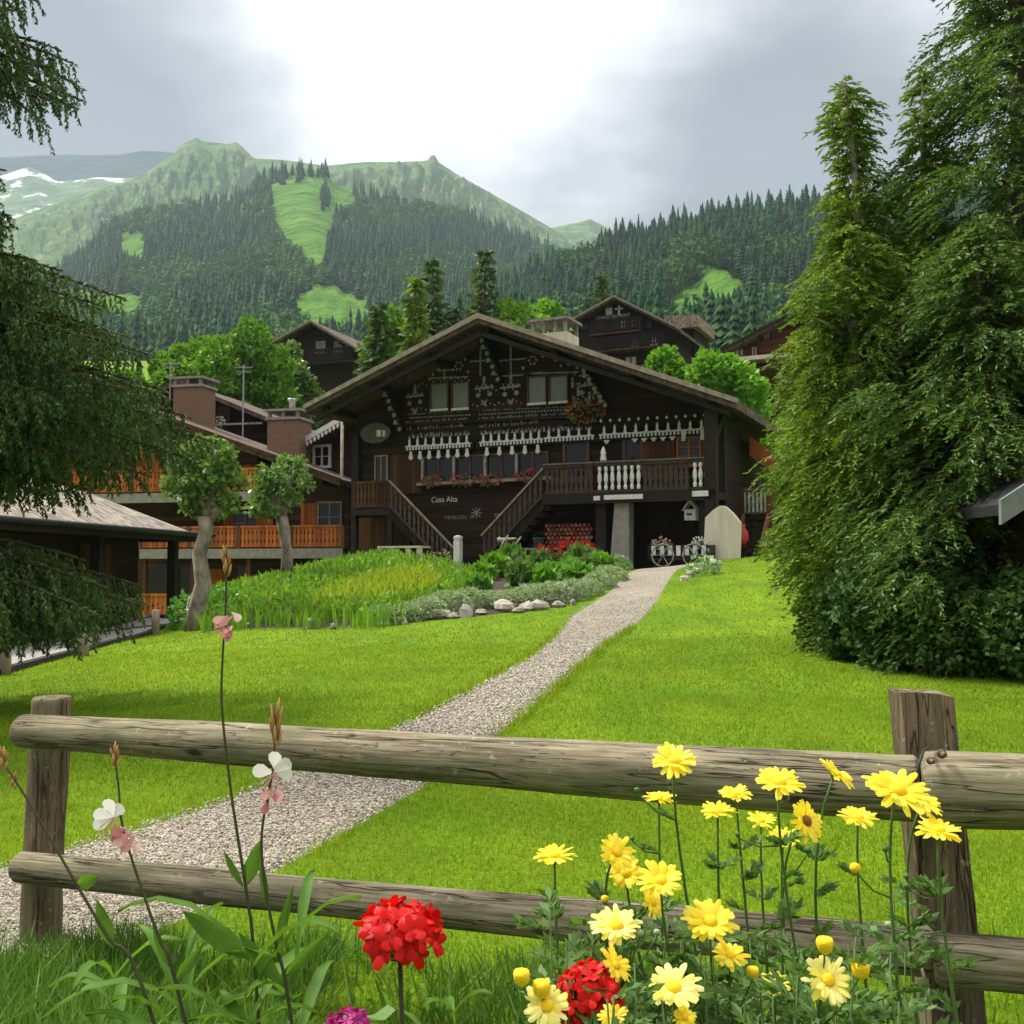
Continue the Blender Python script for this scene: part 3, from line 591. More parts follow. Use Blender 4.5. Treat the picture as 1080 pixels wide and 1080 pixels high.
for px0,px1,py in ((452,494,399),(527,552,397),(560,612,394)):
    a=fr.L(px0,py); b=fr.L(px1,py-1.5); m.bar((a.x,y,a.z),(b.x,y,b.z),.02,.05)
for px,py in ((511,405),(539,404),(438,414),(620,402)):
    a=fr.L(px,py); m.box(a.x-.05,a.x+.05,y-.014,y+.014,a.z-.05,a.z+.16); disc(m,a.x,a.z+.2,.06,y)
    m.bar((a.x-.35,y,a.z-.15),(a.x+.35,y,a.z-.11),.024,.07)
    for q in (-.27,-.09,.09,.27): disc(m,a.x+q,a.z-.06,.035,y,6)
    disc(m,a.x-.22,a.z-.36,.085,y); disc(m,a.x+.2,a.z-.34,.085,y)
    m.prism([(a.x-.12,a.z-.5),(a.x-.05,a.z-.72),(a.x+.05,a.z-.72),(a.x+.12,a.z-.5),(a.x,a.z-.6)],y-.012,y+.012)
for px,py in ((604,403),(610,412),(622,418),(606,424)):
    a=fr.L(px,py); m.box(a.x-.04,a.x+.04,y-.014,y+.014,a.z-.18,a.z+.14); m.box(a.x+.1,a.x+.22,y-.014,y+.014,a.z-.1,a.z-.05)
m.build('painted_motif',M['faded_paint'],ch)
# rows of small painted teeth and dots along the ledges and round the gable
m=MB(); y=-.02
for px0,py0,px1,py1,st,kind in ((430,461,497,457,.16,0),(506,457,626,451,.16,0),(432,433,452,431,.17,1),(497,428,552,424,.15,1),(602,420,628,419,.15,1),(432,441,497,437.5,.11,2),(505,437.5,600,432,.11,2),(452,402,497,400,.13,1),(500,412,548,409,.14,1),(604,396,620,395,.13,1),(436,407,452,405,.13,1)):
    a=fr.L(px0,py0); b=fr.L(px1,py1); n=int((b.x-a.x)/st)
    for k in range(n):
        x=a.x+(b.x-a.x)*(k+.5)/n; z=a.z+(b.z-a.z)*(k+.5)/n
        if kind==0: m.prism([(x-.05,z-.05),(x+.05,z-.05),(x,z+.07)],y-.012,y+.012)
        elif kind==1: disc(m,x,z+.03*(-1)**k,.034,y,6)
        else: m.box(x-.03,x+.03,y-.012,y+.012,z-.02,z+.025)
m.build('painted_teeth',M['faded_paint'],ch)
rr=random.Random(5)
for px0,py0,px1,py1,h,fill in ((428,445,494,441,.09,1),(505,441,598,436,.09,1),(430,452,490,448,.13,.8),(506,449,570,444,.15,.85),(432,459,492,456,.13,.8),(508,456,600,450,.15,.85),(430,437,494,434,.05,1),(505,433,620,428,.06,1)):
    m=MB(); a=fr.L(px0,py0); b=fr.L(px1,py1); x=a.x
    while x<b.x:
        w=rr.uniform(.02,.05); z=a.z+(b.z-a.z)*(x-a.x)/(b.x-a.x); q=h*rr.choice((.55,.6,.6,1,.9))
        if rr.random()<fill*.85: m.prism([(x,z-h/2),(x+w*.6,z-h/2),(x+w,z-h/2+q),(x+w*.4,z-h/2+q)],-.028,-.008)
        x+=w+rr.choice((.012,.015,.02,.06 if fill<1 else .02))
    m.build('painted_inscription',M['faded_paint'],ch)
a=fr.L(469,527); text('Casa Alta',.26,M['white_paint'],ch,(a.x,-.03,a.z)); 
a=fr.L(481,546); text('VENSCOL',.17,M['faded_paint'],ch,(a.x,-.03,a.z),1.2); a=fr.L(498,545.5); text('M',.17,M['faded_paint'],ch,(a.x,-.03,a.z)); a=fr.L(528,543.5); text('DEF ·',.16,M['faded_paint'],ch,(a.x,-.03,a.z),1.2)
m=MB(); a=fr.L(503,541)
for k in range(8): m.bar((a.x,-.03,a.z),(a.x+.19*math.cos(k*.785),-.03,a.z+.19*math.sin(k*.785)),.02,.035)
m.build('painted_motif',M['faded_paint'],ch)
# ---- windows
for x0,y0,x1,y1 in ((455.5,406,472,432.5),(478,405,494,431.5),(558,399,575.5,426),(580.5,398,598,424.5)):
    f=window(fr,ch,x0,y0,x1,y1,.03,M['curtain'],M['window_brown'],0); a=fr.L(x0,y1,.1); b=fr.L(x1,y1,.1); MB().box(a.x-.04,b.x+.04,-.17,-.135,a.z-.06,a.z+.02).build('sill',M['white_paint'],f)
for k in range(4):
    x0=449+k*33.0; f=window(fr,ch,x0,484-k*1.6,x0+29,507-k*1.6,.03,M['glass'],M['window_brown'],1,fw=.06)
    a=fr.L(x0-2,508-k*1.6,.05); z=a.z; MB().box(a.x-.045,a.x+.04,-.17,-.105,z,fr.L(x0,483-k*1.6,.05).z).build('shutter_edge',M['faded_paint'],f); 
m=MB(); a=fr.L(440,511,.1); b=fr.L(585,504,.1); m.bar((a.x,-.10,a.z),(b.x,-.10,b.z),.16,.10); m.build('sill_beam',M['grey_wood'],ch)
# recess with window at the left, porch landing behind
window(fr,ch,397,482,408,508,.03,M['glass'],M['grey_wood'],1)
MB().box(*(lambda a,b:(a.x,b.x,-.05,.02,b.z,a.z))(fr.L(412,480,.03),fr.L(446,520,.03))).build('panelling',M['brown_boards'],ch)
# doors on the balcony
for x0,y0,x1,y1,g in ((597,463,619,503,'glass'),(660,461,676,500,'glass')):
    window(fr,ch,x0,y0,x1,y1,.03,M[g],M['window_brown'],0,'door',.10)
fbox(MB(),fr,678,466,712,503,.05,.06).build('panelling',M['brown_boards'],ch)
f=window(fr,ch,716,463,738,490,.06,M['glass'],M['orange_trim'],1,'window',.07,2)
fbox(MB(),fr,741,458,750,495,.08,.06).build('panelling',M['window_brown'],ch); fbox(MB(),fr,636,468,657,500,.05,.05).build('panelling',M['dark_boards'],ch)
# ---- balcony with its own rail
m=MB(); m.box(1.75,7.1,-1.45,-.003,2.02,2.24); m.box(1.75,7.1,-1.55,-1.455,1.98,2.30); m.build('balcony_floor',M['dark_beam'],ch)
fl=2.26
def segx(px): return fr.L(px,505,1.45).x
ANC=0
def bal(p0,p1,mat,w=.11,step=.17,shape=True): return balustrade(ch,mat,(segx(p0),-1.45,fl),(segx(p1),-1.45,fl),.88,.09,step,w,.08,'balustrade',shape)
bal(575,626,M['weathered_dark'],.125,.155); bal(627,677,M['weathered_dark'],.001,9); bal(678,727,M['weathered_dark'],.135,.15); bal(728,750,M['weathered_dark'],.001,9)
MB().box(1.72,7.12,-1.53,-1.37,fl+.928,fl+.975).build('handrail',M['hand_rail'],ch)
for p0,p1,n in ((629,677,7),(730,748,3)):
    m=MB()
    for k in range(n):
        x=segx(p0)+(segx(p1)-segx(p0))*(k+.5)/n; m.lathe([(.05,.12),(.06,.2),(.035,.28),(.065,.42),(.06,.55),(.035,.66),(.06,.74),(.05,.82)],10,(x,-1.45,fl))
    m.build('baluster',M['white_paint'],ch)
m=MB(); a=fr.L(637,524,1.57); b=fr.L(678,522,1.57); m.box(a.x,b.x,-1.58,-1.553,a.z-.09,a.z+.05); a=fr.L(730,520,1.57); b=fr.L(747,518,1.57); m.box(a.x,b.x,-1.58,-1.553,a.z-.10,a.z+.06); a=fr.L(626,525,1.57); m.box(a.x,a.x+.2,-1.58,-1.553,a.z-.08,a.z+.05)
m.build('floor_edge_strip',M['white_paint'],ch)  # short white strips set along the balcony floor edge
m=MB(); a=fr.L(655,535,1.3); m.prism([(a.x-.38,-.35),(a.x+.25,-.35),(a.x+.28,2.0),(a.x-.18,2.0)],-1.4,-.9); m.build('pillar',M['concrete'],ch,bevel=.03)
for px,w_ in ((634,.16),(742,.12)): a=fr.L(px,540,1.3); MB().box(a.x-w_,a.x+w_,-1.35,-1.06,-.3,2.0).build('post',M['dark_beam'],ch)
fbox(MB(),fr,660,545,740,604,.05,.06).build('door',M['dark_boards'],ch)
# ---- double stair, left and right flight meeting in the middle
def flight(x0,z0,x1,z1,y,mat):
    n=9; st=empty('staircase',(0,0,0)); st.parent=ch; m=MB()
    for k in range(n):
        t=(k+.5)/n; m.box(x0+(x1-x0)*t-.17,x0+(x1-x0)*t+.17,y+.05,y+1.15,z0+(z1-z0)*t-.025,z0+(z1-z0)*t+.025)
    m.build('tread',M['dark_beam'],st)
    m=MB(); m.bar((x0,y,z0-.1),(x1,y,z1-.1),.06,.30); m.bar((x0,y+1.2,z0-.1),(x1,y+1.2,z1-.1),.06,.30); m.build('stringer',M['dark_boards'],st)
    balustrade(st,mat,(x0,y-.05,z0),(x1,y-.05,z1),.92,.07,.17,.12,.12)
    m=MB(); m.bar((x0,y-.08,z0+.95),(x1,y-.08,z1+.95),.05,.05); m.build('handrail',M['faded_paint'] if False else M['grey_wood'],st); return st
flight(1.75,2.15,-.35,.12,-1.45,M['weathered_dark']); flight(-3.75,1.98,-1.35,-.25,-1.45,M['weathered_dark'])
m=MB(); m.box(-5.3,-3.72,-1.45,-.02,1.80,2.0); m.build('landing',M['dark_beam'],ch)
balustrade(ch,M['brown_boards'],(-5.25,-1.42,2.0),(-3.75,-1.42,2.0),.9,.08,.15,.12)
for x in (-5.2,-3.8): MB().box(x-.08,x+.08,-1.4,-1.24,-.6,1.8).build('post',M['dark_beam'],ch)
m=MB(); m.box(-5.7,-3.7,-.3,-.02,-.3,1.78); m.build('panelling',M['brown_boards'],ch)
# lean-to roof at the right end
m=MB(); a=fr.L(778,450,-3); c=fr.L(826,484,-3); m.prism([(7.02,4.3),(c.x,c.z-.05),(c.x,c.z-.2),(7.02,4.12)],2.2,4.6); m.build('side_roof',M['dark_shingle'],ch)
m=MB(); m.prism([(7.3,4.22),(c.x+.02,c.z),(c.x+.02,c.z-.62),(7.3,3.6)],2.12,2.19); m.build('side_roof_board',M['orange_trim'],ch)
# chimney behind the ridge, right
cm=empty('chimney',(0,0,0)); cm.parent=ch; a=fr.L(583,352,-3.6)
m=MB(); m.box(a.x-.7,a.x+.7,3.2,4.4,a.z-1.6,a.z-.05); m.build('chimney_stack',M['cream'],cm)
m=MB()
for x in (-.62,-.2,.25,.62):
    for y in (3.26,4.34): m.box(a.x+x-.06,a.x+x+.06,y-.06,y+.06,a.z-.05,a.z+.38)
m.box(a.x-.8,a.x+.8,3.1,4.5,a.z+.382,a.z+.47); m.build('chimney_cap',M['faded_paint'],cm)
# ---- right hand terrace stair and gate
ts=empty('terrace_stair',fr.world((7.9,0,0)),fr.a,'brown wooden terrace with pale slats and steps at the right end of the dark chalet','terrace'); ft=Frame(540,34,-24.8,1.28); ft.o=fr.world((7.9,0,0))
a=ft.L(782,545,0); b=ft.L(812,545,0); g0=G(*fr.world((8.2,0,0)).xy)-ft.o.z
m=MB(); m.box(a.x,b.x+.1,0,1.6,a.z-.12,a.z); 
for k in range(5): m.box(a.x+.2,b.x-.1,-.25*k-.28,-.25*k,a.z-.12-.19*(k+1),a.z-.12-.19*k-.06)
m.build('step',M['dark_boards'],ts)
for k in range(2):
    x=(a.x+.02,b.x+.02)[k]; MB().box(x-.08,x+.08,-.08,.08,g0-.3,ft.L(800,513,0).z).build('post',M['brown_boards'],ts)
h=ft.L(800,516,0).z-a.z; balustrade(ts,M['window_brown'],(a.x,0,a.z),(b.x,0,a.z),h,.09,9,.001)
m=MB()
for k in range(6): x=a.x+(b.x-a.x)*(k+1)/7.0; m.box(x-.035,x+.035,-.05,-.02,a.z+.12,a.z+h-.08)
m.build('slat',M['faded_paint'],ts); 
m=MB(); m.bar((a.x+.1,-.1,a.z),(a.x+.1,-1.4,a.z-1.0),.06,.2); m.bar((b.x-.02,-.1,a.z),(b.x-.02,-1.4,a.z-1.0),.06,.2); m.build('stringer',M['window_brown'],ts)
# ---- loose things at the chalet front
def put(px,py,d): 
    v=fr.L(px,py,d); w=fr.world(v); return w
w=fr.world((fr.L(762,560,1.6).x,-1.75,0)); gz=G(w.x,w.y); top=fr.L(762,533,1.75).z+1.28-gz
sb=MB(); wd=.56; sb.prism([(-wd,-.1),(wd,-.1),(wd*1.02,top*.70),(wd*.62,top*.86),(wd*.18,top*.99),(-.08,top),(-wd*.5,top*.93),(-wd*.95,top*.80)],-.07,.07)
o=sb.build('stone_slab',M['cream'],None,bevel=.03); o.location=(w.x,w.y,gz); o.rotation_euler=(R(-4),0,fr.a+R(-14)); tag(o,'tall cream slab with a rounded top standing against the chalet corner','slab')
p=fr.L(729,538,1.0); w=fr.world((p.x,-1.0,2.02)); ln=empty('hanging_birdhouse',(w.x,w.y,w.z),fr.a,'white birdhouse hanging under the chalet balcony','birdhouse')
z=p.z-2.02; m=MB(); m.prism([(-.17,z-.3),(.17,z-.3),(.17,z+.02),(-.17,z+.02)],-.15,.15); m.build('box',M['white_paint'],ln)
m=MB(); m.prism([(-.24,z-.02),(0,z+.32),(.24,z-.02),(.17,z+.0205),(0,z+.24),(-.17,z+.0205)],-.2,.2); m.build('roof',M['white_paint'],ln)
m=MB(); m.tube([(0,0,z+.3),(0,0,-.03)],.012,5); m.build('cord',M['white_paint'],ln); m=MB(); m.box(-.10,.06,-.157,-.151,z-.16,z-.10); m.build('opening',M['iron'],ln)
# flower cart
p=fr.L(720,585,1.9); w=fr.world((p.x,-2.0,0)); gz=G(w.x,w.y); ct=empty('flower_cart',(w.x,w.y,gz),fr.a,'dark slatted flower cart with pale wheels under the balcony','cart')
hz=fr.L(720,575,2).z+1.28-gz; m=MB(); m.box(-.85,.85,-.3,.3,hz-.42,hz-.36); m.box(-.87,.87,-.33,-.305,hz-.30,hz-.22); m.box(-.87,.87,-.33,-.305,hz-.10,hz); m.box(-.87,.87,.305,.33,hz-.42,hz); m.box(-.9,-.872,-.3,.3,hz-.4,hz); m.box(.872,.9,-.3,.3,hz-.4,hz); m.build('tray',M['iron'],ct)
m=MB()
for k in range(7): m.box(-.78+k*.24,-.66+k*.24,-.345,-.332,hz-.30,hz-.02)
m.build('slat',M['white_paint'],ct)
for x in (-.45,.45):
    m=MB(); pts=[(x+.32*math.cos(t*.5236),-.36,.32+.32*math.sin(t*.5236)) for t in range(13)]; m.tube(pts,.022,5,False)
    for t in range(6): m.bar((x,-.36,.32),(x+.31*math.cos(t*1.047),-.36,.32+.31*math.sin(t*1.047)),.02,.02)
    m.build('wheel',M['faded_paint'],ct)
m=MB(); m.bar((-.8,0,hz-.4),(-.8,0,0),.05,.05); m.bar((.8,0,hz-.4),(.8,0,0),.05,.05); m.build('leg',M['iron'],ct)
def leaves_on(center,rad,n,size,sq=(1,1,1),up=0,rng=RNG,shell=.5):
    d=rng.normal(size=(n,3)); d/=np.linalg.norm(d,axis=1)[:,None]; r=(shell+(1-shell)*rng.random(n)**.5)[:,None]
    return np.array(center)+d*r*np.array(rad)[None,:], d
def leaf_quads(P,Dr,L,Wd,rng=RNG,jit=.6,droop=0):
    """pointed leaves: four corners, base-side-tip-side, along a jittered direction"""
    n=len(P); d=Dr+rng.normal(0,jit,(n,3)); d[:,2]-=droop; d/=np.linalg.norm(d,axis=1)[:,None]+1e-9
    r=rng.normal(size=(n,3)); s=np.cross(d,r); s/=np.linalg.norm(s,axis=1)[:,None]+1e-9
    L=(np.broadcast_to(L,(n,))*rng.uniform(.65,1.3,n))[:,None]; Wd=(np.broadcast_to(Wd,(n,))*rng.uniform(.7,1.2,n))[:,None]
    nn=np.cross(d,s)
    V=np.stack([P,P+d*L*.45+s*Wd+nn*L*.06,P+d*L,P+d*L*.45-s*Wd+nn*L*.06],1)
    return V.reshape(-1,3)
def quads(V): return np.arange(len(V)).reshape(-1,4)
def leafobj(name,P,Dr,L,Wd,mat,parent,**k):
    V=leaf_quads(P,Dr,L,Wd,**k); return link(name,np_mesh(name,V,quads(V),mat),parent)
def flower_pot(loc,label,mat,r=.22,petals=60,pot='iron',name='potted_flowers',leafm='veg_leaf',group=None):
    e=empty(name,loc,0,label,'flowers',group); MB().lathe([(r*.5,0),(r*.75,r*1.0),(r*.8,r*1.0)],10).build('pot',M[pot],e,True)
    P,Dr=leaves_on((0,0,r*1.25),(r*1.1,r*1.1,r*.7),70,0); leafobj('foliage',P,Dr,.09,.03,M[leafm],e)
    P,Dr=leaves_on((0,0,r*1.55),(r*1.25,r*1.25,r*.8),petals,0); leafobj('blossoms',P,Dr,.07,.04,M[mat],e); return e
for dx,mt,lab in ((-.62,'blush_petal','pink and white flowers in a pot at the left end of the dark cart'),(.55,'white_petal','white flowers in a pot at the right end of the dark cart')):
    q=fr.world((p.x+dx,-2.0,0)); flower_pot((q.x,q.y,gz+hz-.358),lab,mt,.24,90)
# log pile
lp0=fr.L(577,582,.9); lp1=fr.L(626,545,.9); M['log_end']=leafmat('log_end',[(.20,.07,.035),(.42,.20,.10),(.15,.05,.03),(.36,.13,.07),(.30,.10,.05)],0,.8,perobj=True)
proto=None; nx_=11; nz_=11
lm=MB(); lm.lathe([(0,0),(.060,0),(.064,.008),(.062,.55)],6,(0,0,0),True); lme=None
for j in range(nz_):
    for k in range(nx_):
        x=lp0.x+(lp1.x-lp0.x)*(k+.5*(j%2))/nx_; z=-.02+j*.128+.1; pos=fr.world((x,-.95,z)); pos.z=max(pos.z,0)
        if proto is None: proto=lm.build('split_log',M['log_end'],None); lme=proto.data; o=proto
        else: o=bpy.data.objects.new('split_log',lme); COL.objects.link(o)
        o.location=pos; o.rotation_euler=(R(-90),random.uniform(0,6),fr.a); o.scale=(random.uniform(.85,1.18),random.uniform(.8,1.1),1)
        tag(o,'reddish split log in the firewood pile beneath the balcony','firewood','logs stacked under the balcony')
# bench plank with bucket
w=put(566,578,2.0); gz=G(w.x,w.y); bn=empty('plank_bench',(w.x,w.y,gz),fr.a,'low plank bench in front of the firewood pile','bench'); hz=max(.35,w.z-gz)
MB().box(-.95,.95,-.18,.18,hz-.06,hz).build('seat',M['grey_wood'],bn); m=MB()
for x in (-.7,.7): MB().box(x-.06,x+.06,-.14,.14,-.1,hz-.062).build('leg',M['dark_beam'],bn)
q=fr.world((fr.L(568,570,2.0).x,-2.0,0)); bk=empty('green_bucket',(q.x,q.y,gz+hz+.002),0,'small green bucket standing on the plank bench','bucket')
MB().lathe([(.12,0),(.17,.28),(.185,.285),(.185,.30),(.165,.30),(.11,.02)],14).build('pail',M['green_tin'],bk,True); m=MB(); m.tube([(.18*math.cos(t*.314),0,.29+.16*math.sin(t*.314)) for t in range(11)],.008,5); m.build('handle',M['iron'],bk)
# twisted pale root sculpture
w=put(536,600,2.4); gz=G(w.x,w.y); dw=MB()
for k,(x0,z0,x1,z1,bend) in enumerate(((-.25,0,-.45,.55,.1),(-.1,0,.02,1.05,-.2),(.05,0,-.33,1.0,.22),(.12,0,.38,1.0,-.16),(.3,0,.22,.6,.12),(-.32,.9,.3,.95,0),(-.02,.5,.3,.15,0))):
    pts=[(x0+(x1-x0)*t+bend*math.sin(3.14*t),.1*math.sin(5*t+k),z0+(z1-z0)*t) for t in (0,.2,.4,.6,.8,1)]; dw.tube(pts,[.075,.06,.055,.05,.04,.02],6,True,.15)
o=dw.build('driftwood',M['dead_wood'],None,True); o.location=(w.x,w.y,gz-.02); o.rotation_euler=(0,0,fr.a); tag(o,'twisted pale driftwood standing between the two stair flights','driftwood')
w=put(483,600,2.2); gz=G(w.x,w.y); o=MB().lathe([(.15,0),(.15,.78),(.12,.79),(.12,.82),(.15,.83),(.15,.92),(.05,.96)],4).build('stone_post',M['white_paint'],None); o.location=(w.x,w.y,gz); o.rotation_euler=(0,0,fr.a+.78); tag(o,'short white post at the foot of the left stair flight','post')
w=put(426,588,2.3); gz=G(w.x,w.y); pl=empty('plank_table',(w.x,w.y,gz),fr.a,'pale plank table below the left stair landing','table'); hz=max(.5,fr.L(426,576,2.3).z+1.28-gz)
MB().box(-.8,.8,-.3,.3,hz-.06,hz).build('tabletop',M['cream'],pl)
for x in (-.72,-.3,.3,.7): MB().box(x-.09,x+.09,-.27,-.2,0,hz-.062).build('leg',M['cream'],pl)
w=put(458,592,2.4); gz=G(w.x,w.y)
for k,(dx,r) in enumerate(((-.15,.17),(.25,.21))):
    q=Vector((w.x,w.y,0))+fr.e*dx; flower_pot((q.x,q.y,G(q.x,q.y)),('terracotta pot beside the pale plank table','larger terracotta pot nearest the left stair foot')[k],'blush_petal',r,30,'red_tin')
# oval board hanging on the wall
p=fr.L(396,457,.25); w=fr.world(p); om=MB(); om.prism([(.62*math.cos(t*.3927),.36*math.sin(t*.3927)) for t in range(16)],-.04,.04); ov=om.build('oval_board',M['dark_boards'] if False else plain('grey_board',(.13,.125,.11),(.07,.065,.055),.8),None,bevel=.02); ov.location=w; ov.rotation_euler=(0,0,fr.a); tag(ov,'grey oval board hanging on the dark wall left of the friezes','sign')
m=MB(); m.box(.08,.25,-.052,-.041,-.13,.10); m.box(.32,.42,-.052,-.041,-.13,.08); m.build('painted_window',M['white_paint'],ov)
w=fr.world((fr.L(637,488,1.4).x,-1.45,fl+.978)); o=MB().lathe([(.09,0),(.10,.06),(.07,.2),(.09,.26),(.03,.42),(.0,.45)],10).build('white_jug',M['white_paint'],None,True); o.location=w; tag(o,'white pointed jug standing on the balcony rail','jug')
q=fr.world((fr.L(783,566,.8).x,-.9,0)); o=MB().lathe([(.16,0),(.22,.2),(.20,.45),(.1,.62),(.12,.7)],12).build('red_jug',M['red_tin'],None,True); o.location=(q.x,q.y,max(G(q.x,q.y),fr.L(783,572,.9).z+1.1)); tag(o,'red jug beside the terrace steps','jug')
# ---- flowers on the sills
def flowers_at(loc,rad,n,mat,label,group=None,name='window_flowers',size=.10,cat='flowers',leaf='veg_leaf'):
    e=empty(name,loc,0,label,cat,group)
    P,Dr=leaves_on((0,0,rad[2]*.3),rad,int(n*.9),0); leafobj('foliage',P,Dr,size,size*.4,M[leaf],e)
    P,Dr=leaves_on((0,0,rad[2]*.5),tuple(r*1.1 for r in rad),n,.1,shell=.75); leafobj('blossoms',P,Dr,size*.8,size*.6,M[mat],e); return e
for k,(px,py,lab) in enumerate(((455,510,'red and pink window flowers under the first pane from the left stair'),(489,509,'fuller red window flowers hanging under the second pane'),(517,508,'red window flowers under the third pane, above the stair meeting point'),(556,504,'red window flowers beside the top of the right stair flight'))):
    w=fr.world(fr.L(px,py,.3)); flowers_at(w,(.42 if k else .3,.14,.16),70,'pink_petal',lab,'flowers on the chalet sills')
w=fr.world(fr.L(617,439,.35)); flowers_at(w,(.62,.2,.34),150,'geranium_red','large trailing mass of red flowers under the upper right window')
# ================================================================== LEFT CHALET (orange balconies)
fl_=Frame(250,40,-13,-.65); bc=empty('balcony_chalet',fl_.o,fl_.a,'brown chalet with bright orange balconies and rendered chimneys','chalet')
r1=fl_.L(185,443,1.3); r2=fl_.L(361,506,1.3); sl_=(r1.z-r2.z)/(r2.x-r1.x); ax=fl_.L(128,430,1.3).x; az=r1.z+sl_*(r1.x-ax); xl=ax-(r2.x-ax)*.95
wl=xl+1.0; wr=fl_.L(362,560,0).x+.2
def prof(x): return az-sl_*abs(x-ax)-.35
MB().prism([(wl,-1),(wr,-1),(wr,prof(wr)),(ax,prof(ax)),(wl,prof(wl))],0,9).build('wall',M['brown_logs'],bc)
gable_roof(bc,ax,az,xl,r2.x,sl_,sl_,-1.5,4.6,.24,M['dark_shingle'],M['brown_boards'])
def lbal(px0,px1,py,ph,name):
    a=fl_.L(px0,py,1.3); b=fl_.L(px1,py,1.3); m=MB(); m.box(a.x,b.x,-1.3,-.003,a.z-.10,a.z+.10); m.build('balcony_floor',M['brown_boards'],bc)
    m=MB(); m.box(a.x,b.x,-1.36,-1.303,a.z-.26,a.z+.10); m.build('floor_edge_strip',M['concrete'],bc)
    t=fl_.L(px0,ph,1.3).z-a.z-.1; n=max(1,round((b.x-a.x)/2.3)); L=(b.x-a.x)/n
    for k in range(n):
        balustrade(bc,M['orange'],(a.x+L*k+.06,-1.3,a.z+.11),(a.x+L*(k+1)-.06,-1.3,a.z+.11),t,.08,.15,.145,.08)
    for k in range(n+1): x=a.x+L*k; MB().box(x-.06,x+.06,-1.36,-1.24,a.z+.1,a.z+.1+t+.03).build('railing_post',M['window_brown'],bc)
lbal(148,362,582,557,'low'); lbal(75,272,524.5,499,'high')
for x0,x1,y0,y1 in ((145,173,470,500),(66,90,468,498),(318,334,531,560),(236,246,542,558),(272,288,542,560)):
    a=fl_.L(x0,y0,.05); b=fl_.L(x1,y1,.05); m=MB(); m.box(a.x,b.x,-.09,-.03,b.z,a.z); m.box(a.x+.1,b.x-.1,-.105,-.092,a.z-.14,a.z-.08); m.build('shutter',M['orange'],bc)
for x0,x1,y0,y1 in ((337,359,531,560),(247,271,542,562),(98,118,470,500),(176,196,472,500)): window(fl_,bc,x0,y0,x1,y1,.03,M['glass'],M['faded_paint'] if x0>200 else M['orange_trim'],1,fw=.07,bars=1)
a=fl_.L(230,491,.04); b=fl_.L(275,512,.04); m=MB(); m.box(a.x,b.x,-.08,-.03,b.z,a.z); m.build('panelling',M['orange'],bc)
# ground floor openings and supports
for x0,x1 in ((156,176),(184,200),(250,262),(300,318)):
    window(fl_,bc,x0,598,x1,632,.03,M['glass'],M['window_brown'],0,'door' if x0==184 else 'window',.08)
for px in (152,204,262,352): x=fl_.L(px,600,1.2).x; MB().box(x-.09,x+.09,-1.25,-1.07,-1,fl_.L(px,587,1.2).z).build('post',M['brown_boards'],bc)
a=fl_.L(205,640,.05); b=fl_.L(240,600,.05); m=MB(); m.box(a.x,b.x,-.07,-.01,-.5,b.z); m.build('panelling',M['orange'],bc)
def chimney(fr2,root,px0,px1,pytop,pybot,d,mat,pipe=False):
    e=empty('chimney'); e.parent=root; a=fr2.L(px0,pytop,d); b=fr2.L(px1,pybot,d); y=-d; w=b.x-a.x; h=.42
    MB().box(a.x,b.x,y,y+w*.9,b.z-1.2,a.z-h).build('chimney_stack',mat,e,bevel=.02)
    m=MB(); m.box(a.x-.06,b.x+.06,y-.06,y+w*.9+.06,a.z-h+.001,a.z-h+.10)
    for x in (a.x+.08,(a.x+b.x)/2,b.x-.08):
        for yy in (y+.06,y+w*.9-.06): m.box(x-.06,x+.06,yy-.06,yy+.06,a.z-h+.102,a.z-.09)
    m.box(a.x-.12,b.x+.12,y-.12,y+w*.9+.12,a.z-.088,a.z); m.build('chimney_cap',M['concrete'],e)
    if pipe: MB().lathe([(.13,0),(.13,.38),(.19,.40),(.19,.5)],12,((a.x+b.x)/2+.1,y+w*.45,a.z)).build('flue',M['metal'],e,True)
chimney(fl_,bc,183,212,398,446,-2.0,M['brick']); chimney(fl_,bc,282,315,432,474,-1.2,M['brick'],True)
# rear wing, higher, behind
rw=empty('rear_wing'); rw.parent=bc; a1=fl_.L(211,411,-5); a2=fl_.L(292,444,-5); s2=(a1.z-a2.z)/(a2.x-a1.x); ax2=fl_.L(186,400,-5).x; az2=a1.z+s2*(a1.x-ax2); x2=ax2-(a2.x-ax2)
MB().prism([(x2+.6,-1),(a2.x-.4,-1),(a2.x-.4,az2-s2*(a2.x-.4-ax2)-.3),(ax2,az2-.3),(x2+.6,az2-s2*(a2.x-.6-ax2)-.3)],6,11).build('wall',M['dark_logs'],rw)
m=MB(); m.prism([(ax2,az2),(x2,az2-s2*(ax2-x2)),(x2,az2-s2*(ax2-x2)-.2),(ax2,az2-.2),(a2.x,a2.z-.2),(a2.x,a2.z)],5,11.6); m.build('roof',M['dark_shingle'],rw)
f=window(fl_,rw,229,429,242,446,-5.95,M['red_logs'],M['brown_boards'],0)
m=MB(); a=fl_.L(224,448,-4.9); b=fl_.L(276,462,-4.9); m.bar((a.x,4.9,a.z),(b.x,4.9,a.z),.08,.08); m.build('railing',M['faded_paint'],rw)
w=fl_.world(fl_.L(229,448,-5)); flowers_at(w,(.3,.15,.25),40,'white_petal','white flowers at the small red window of the rear wing')
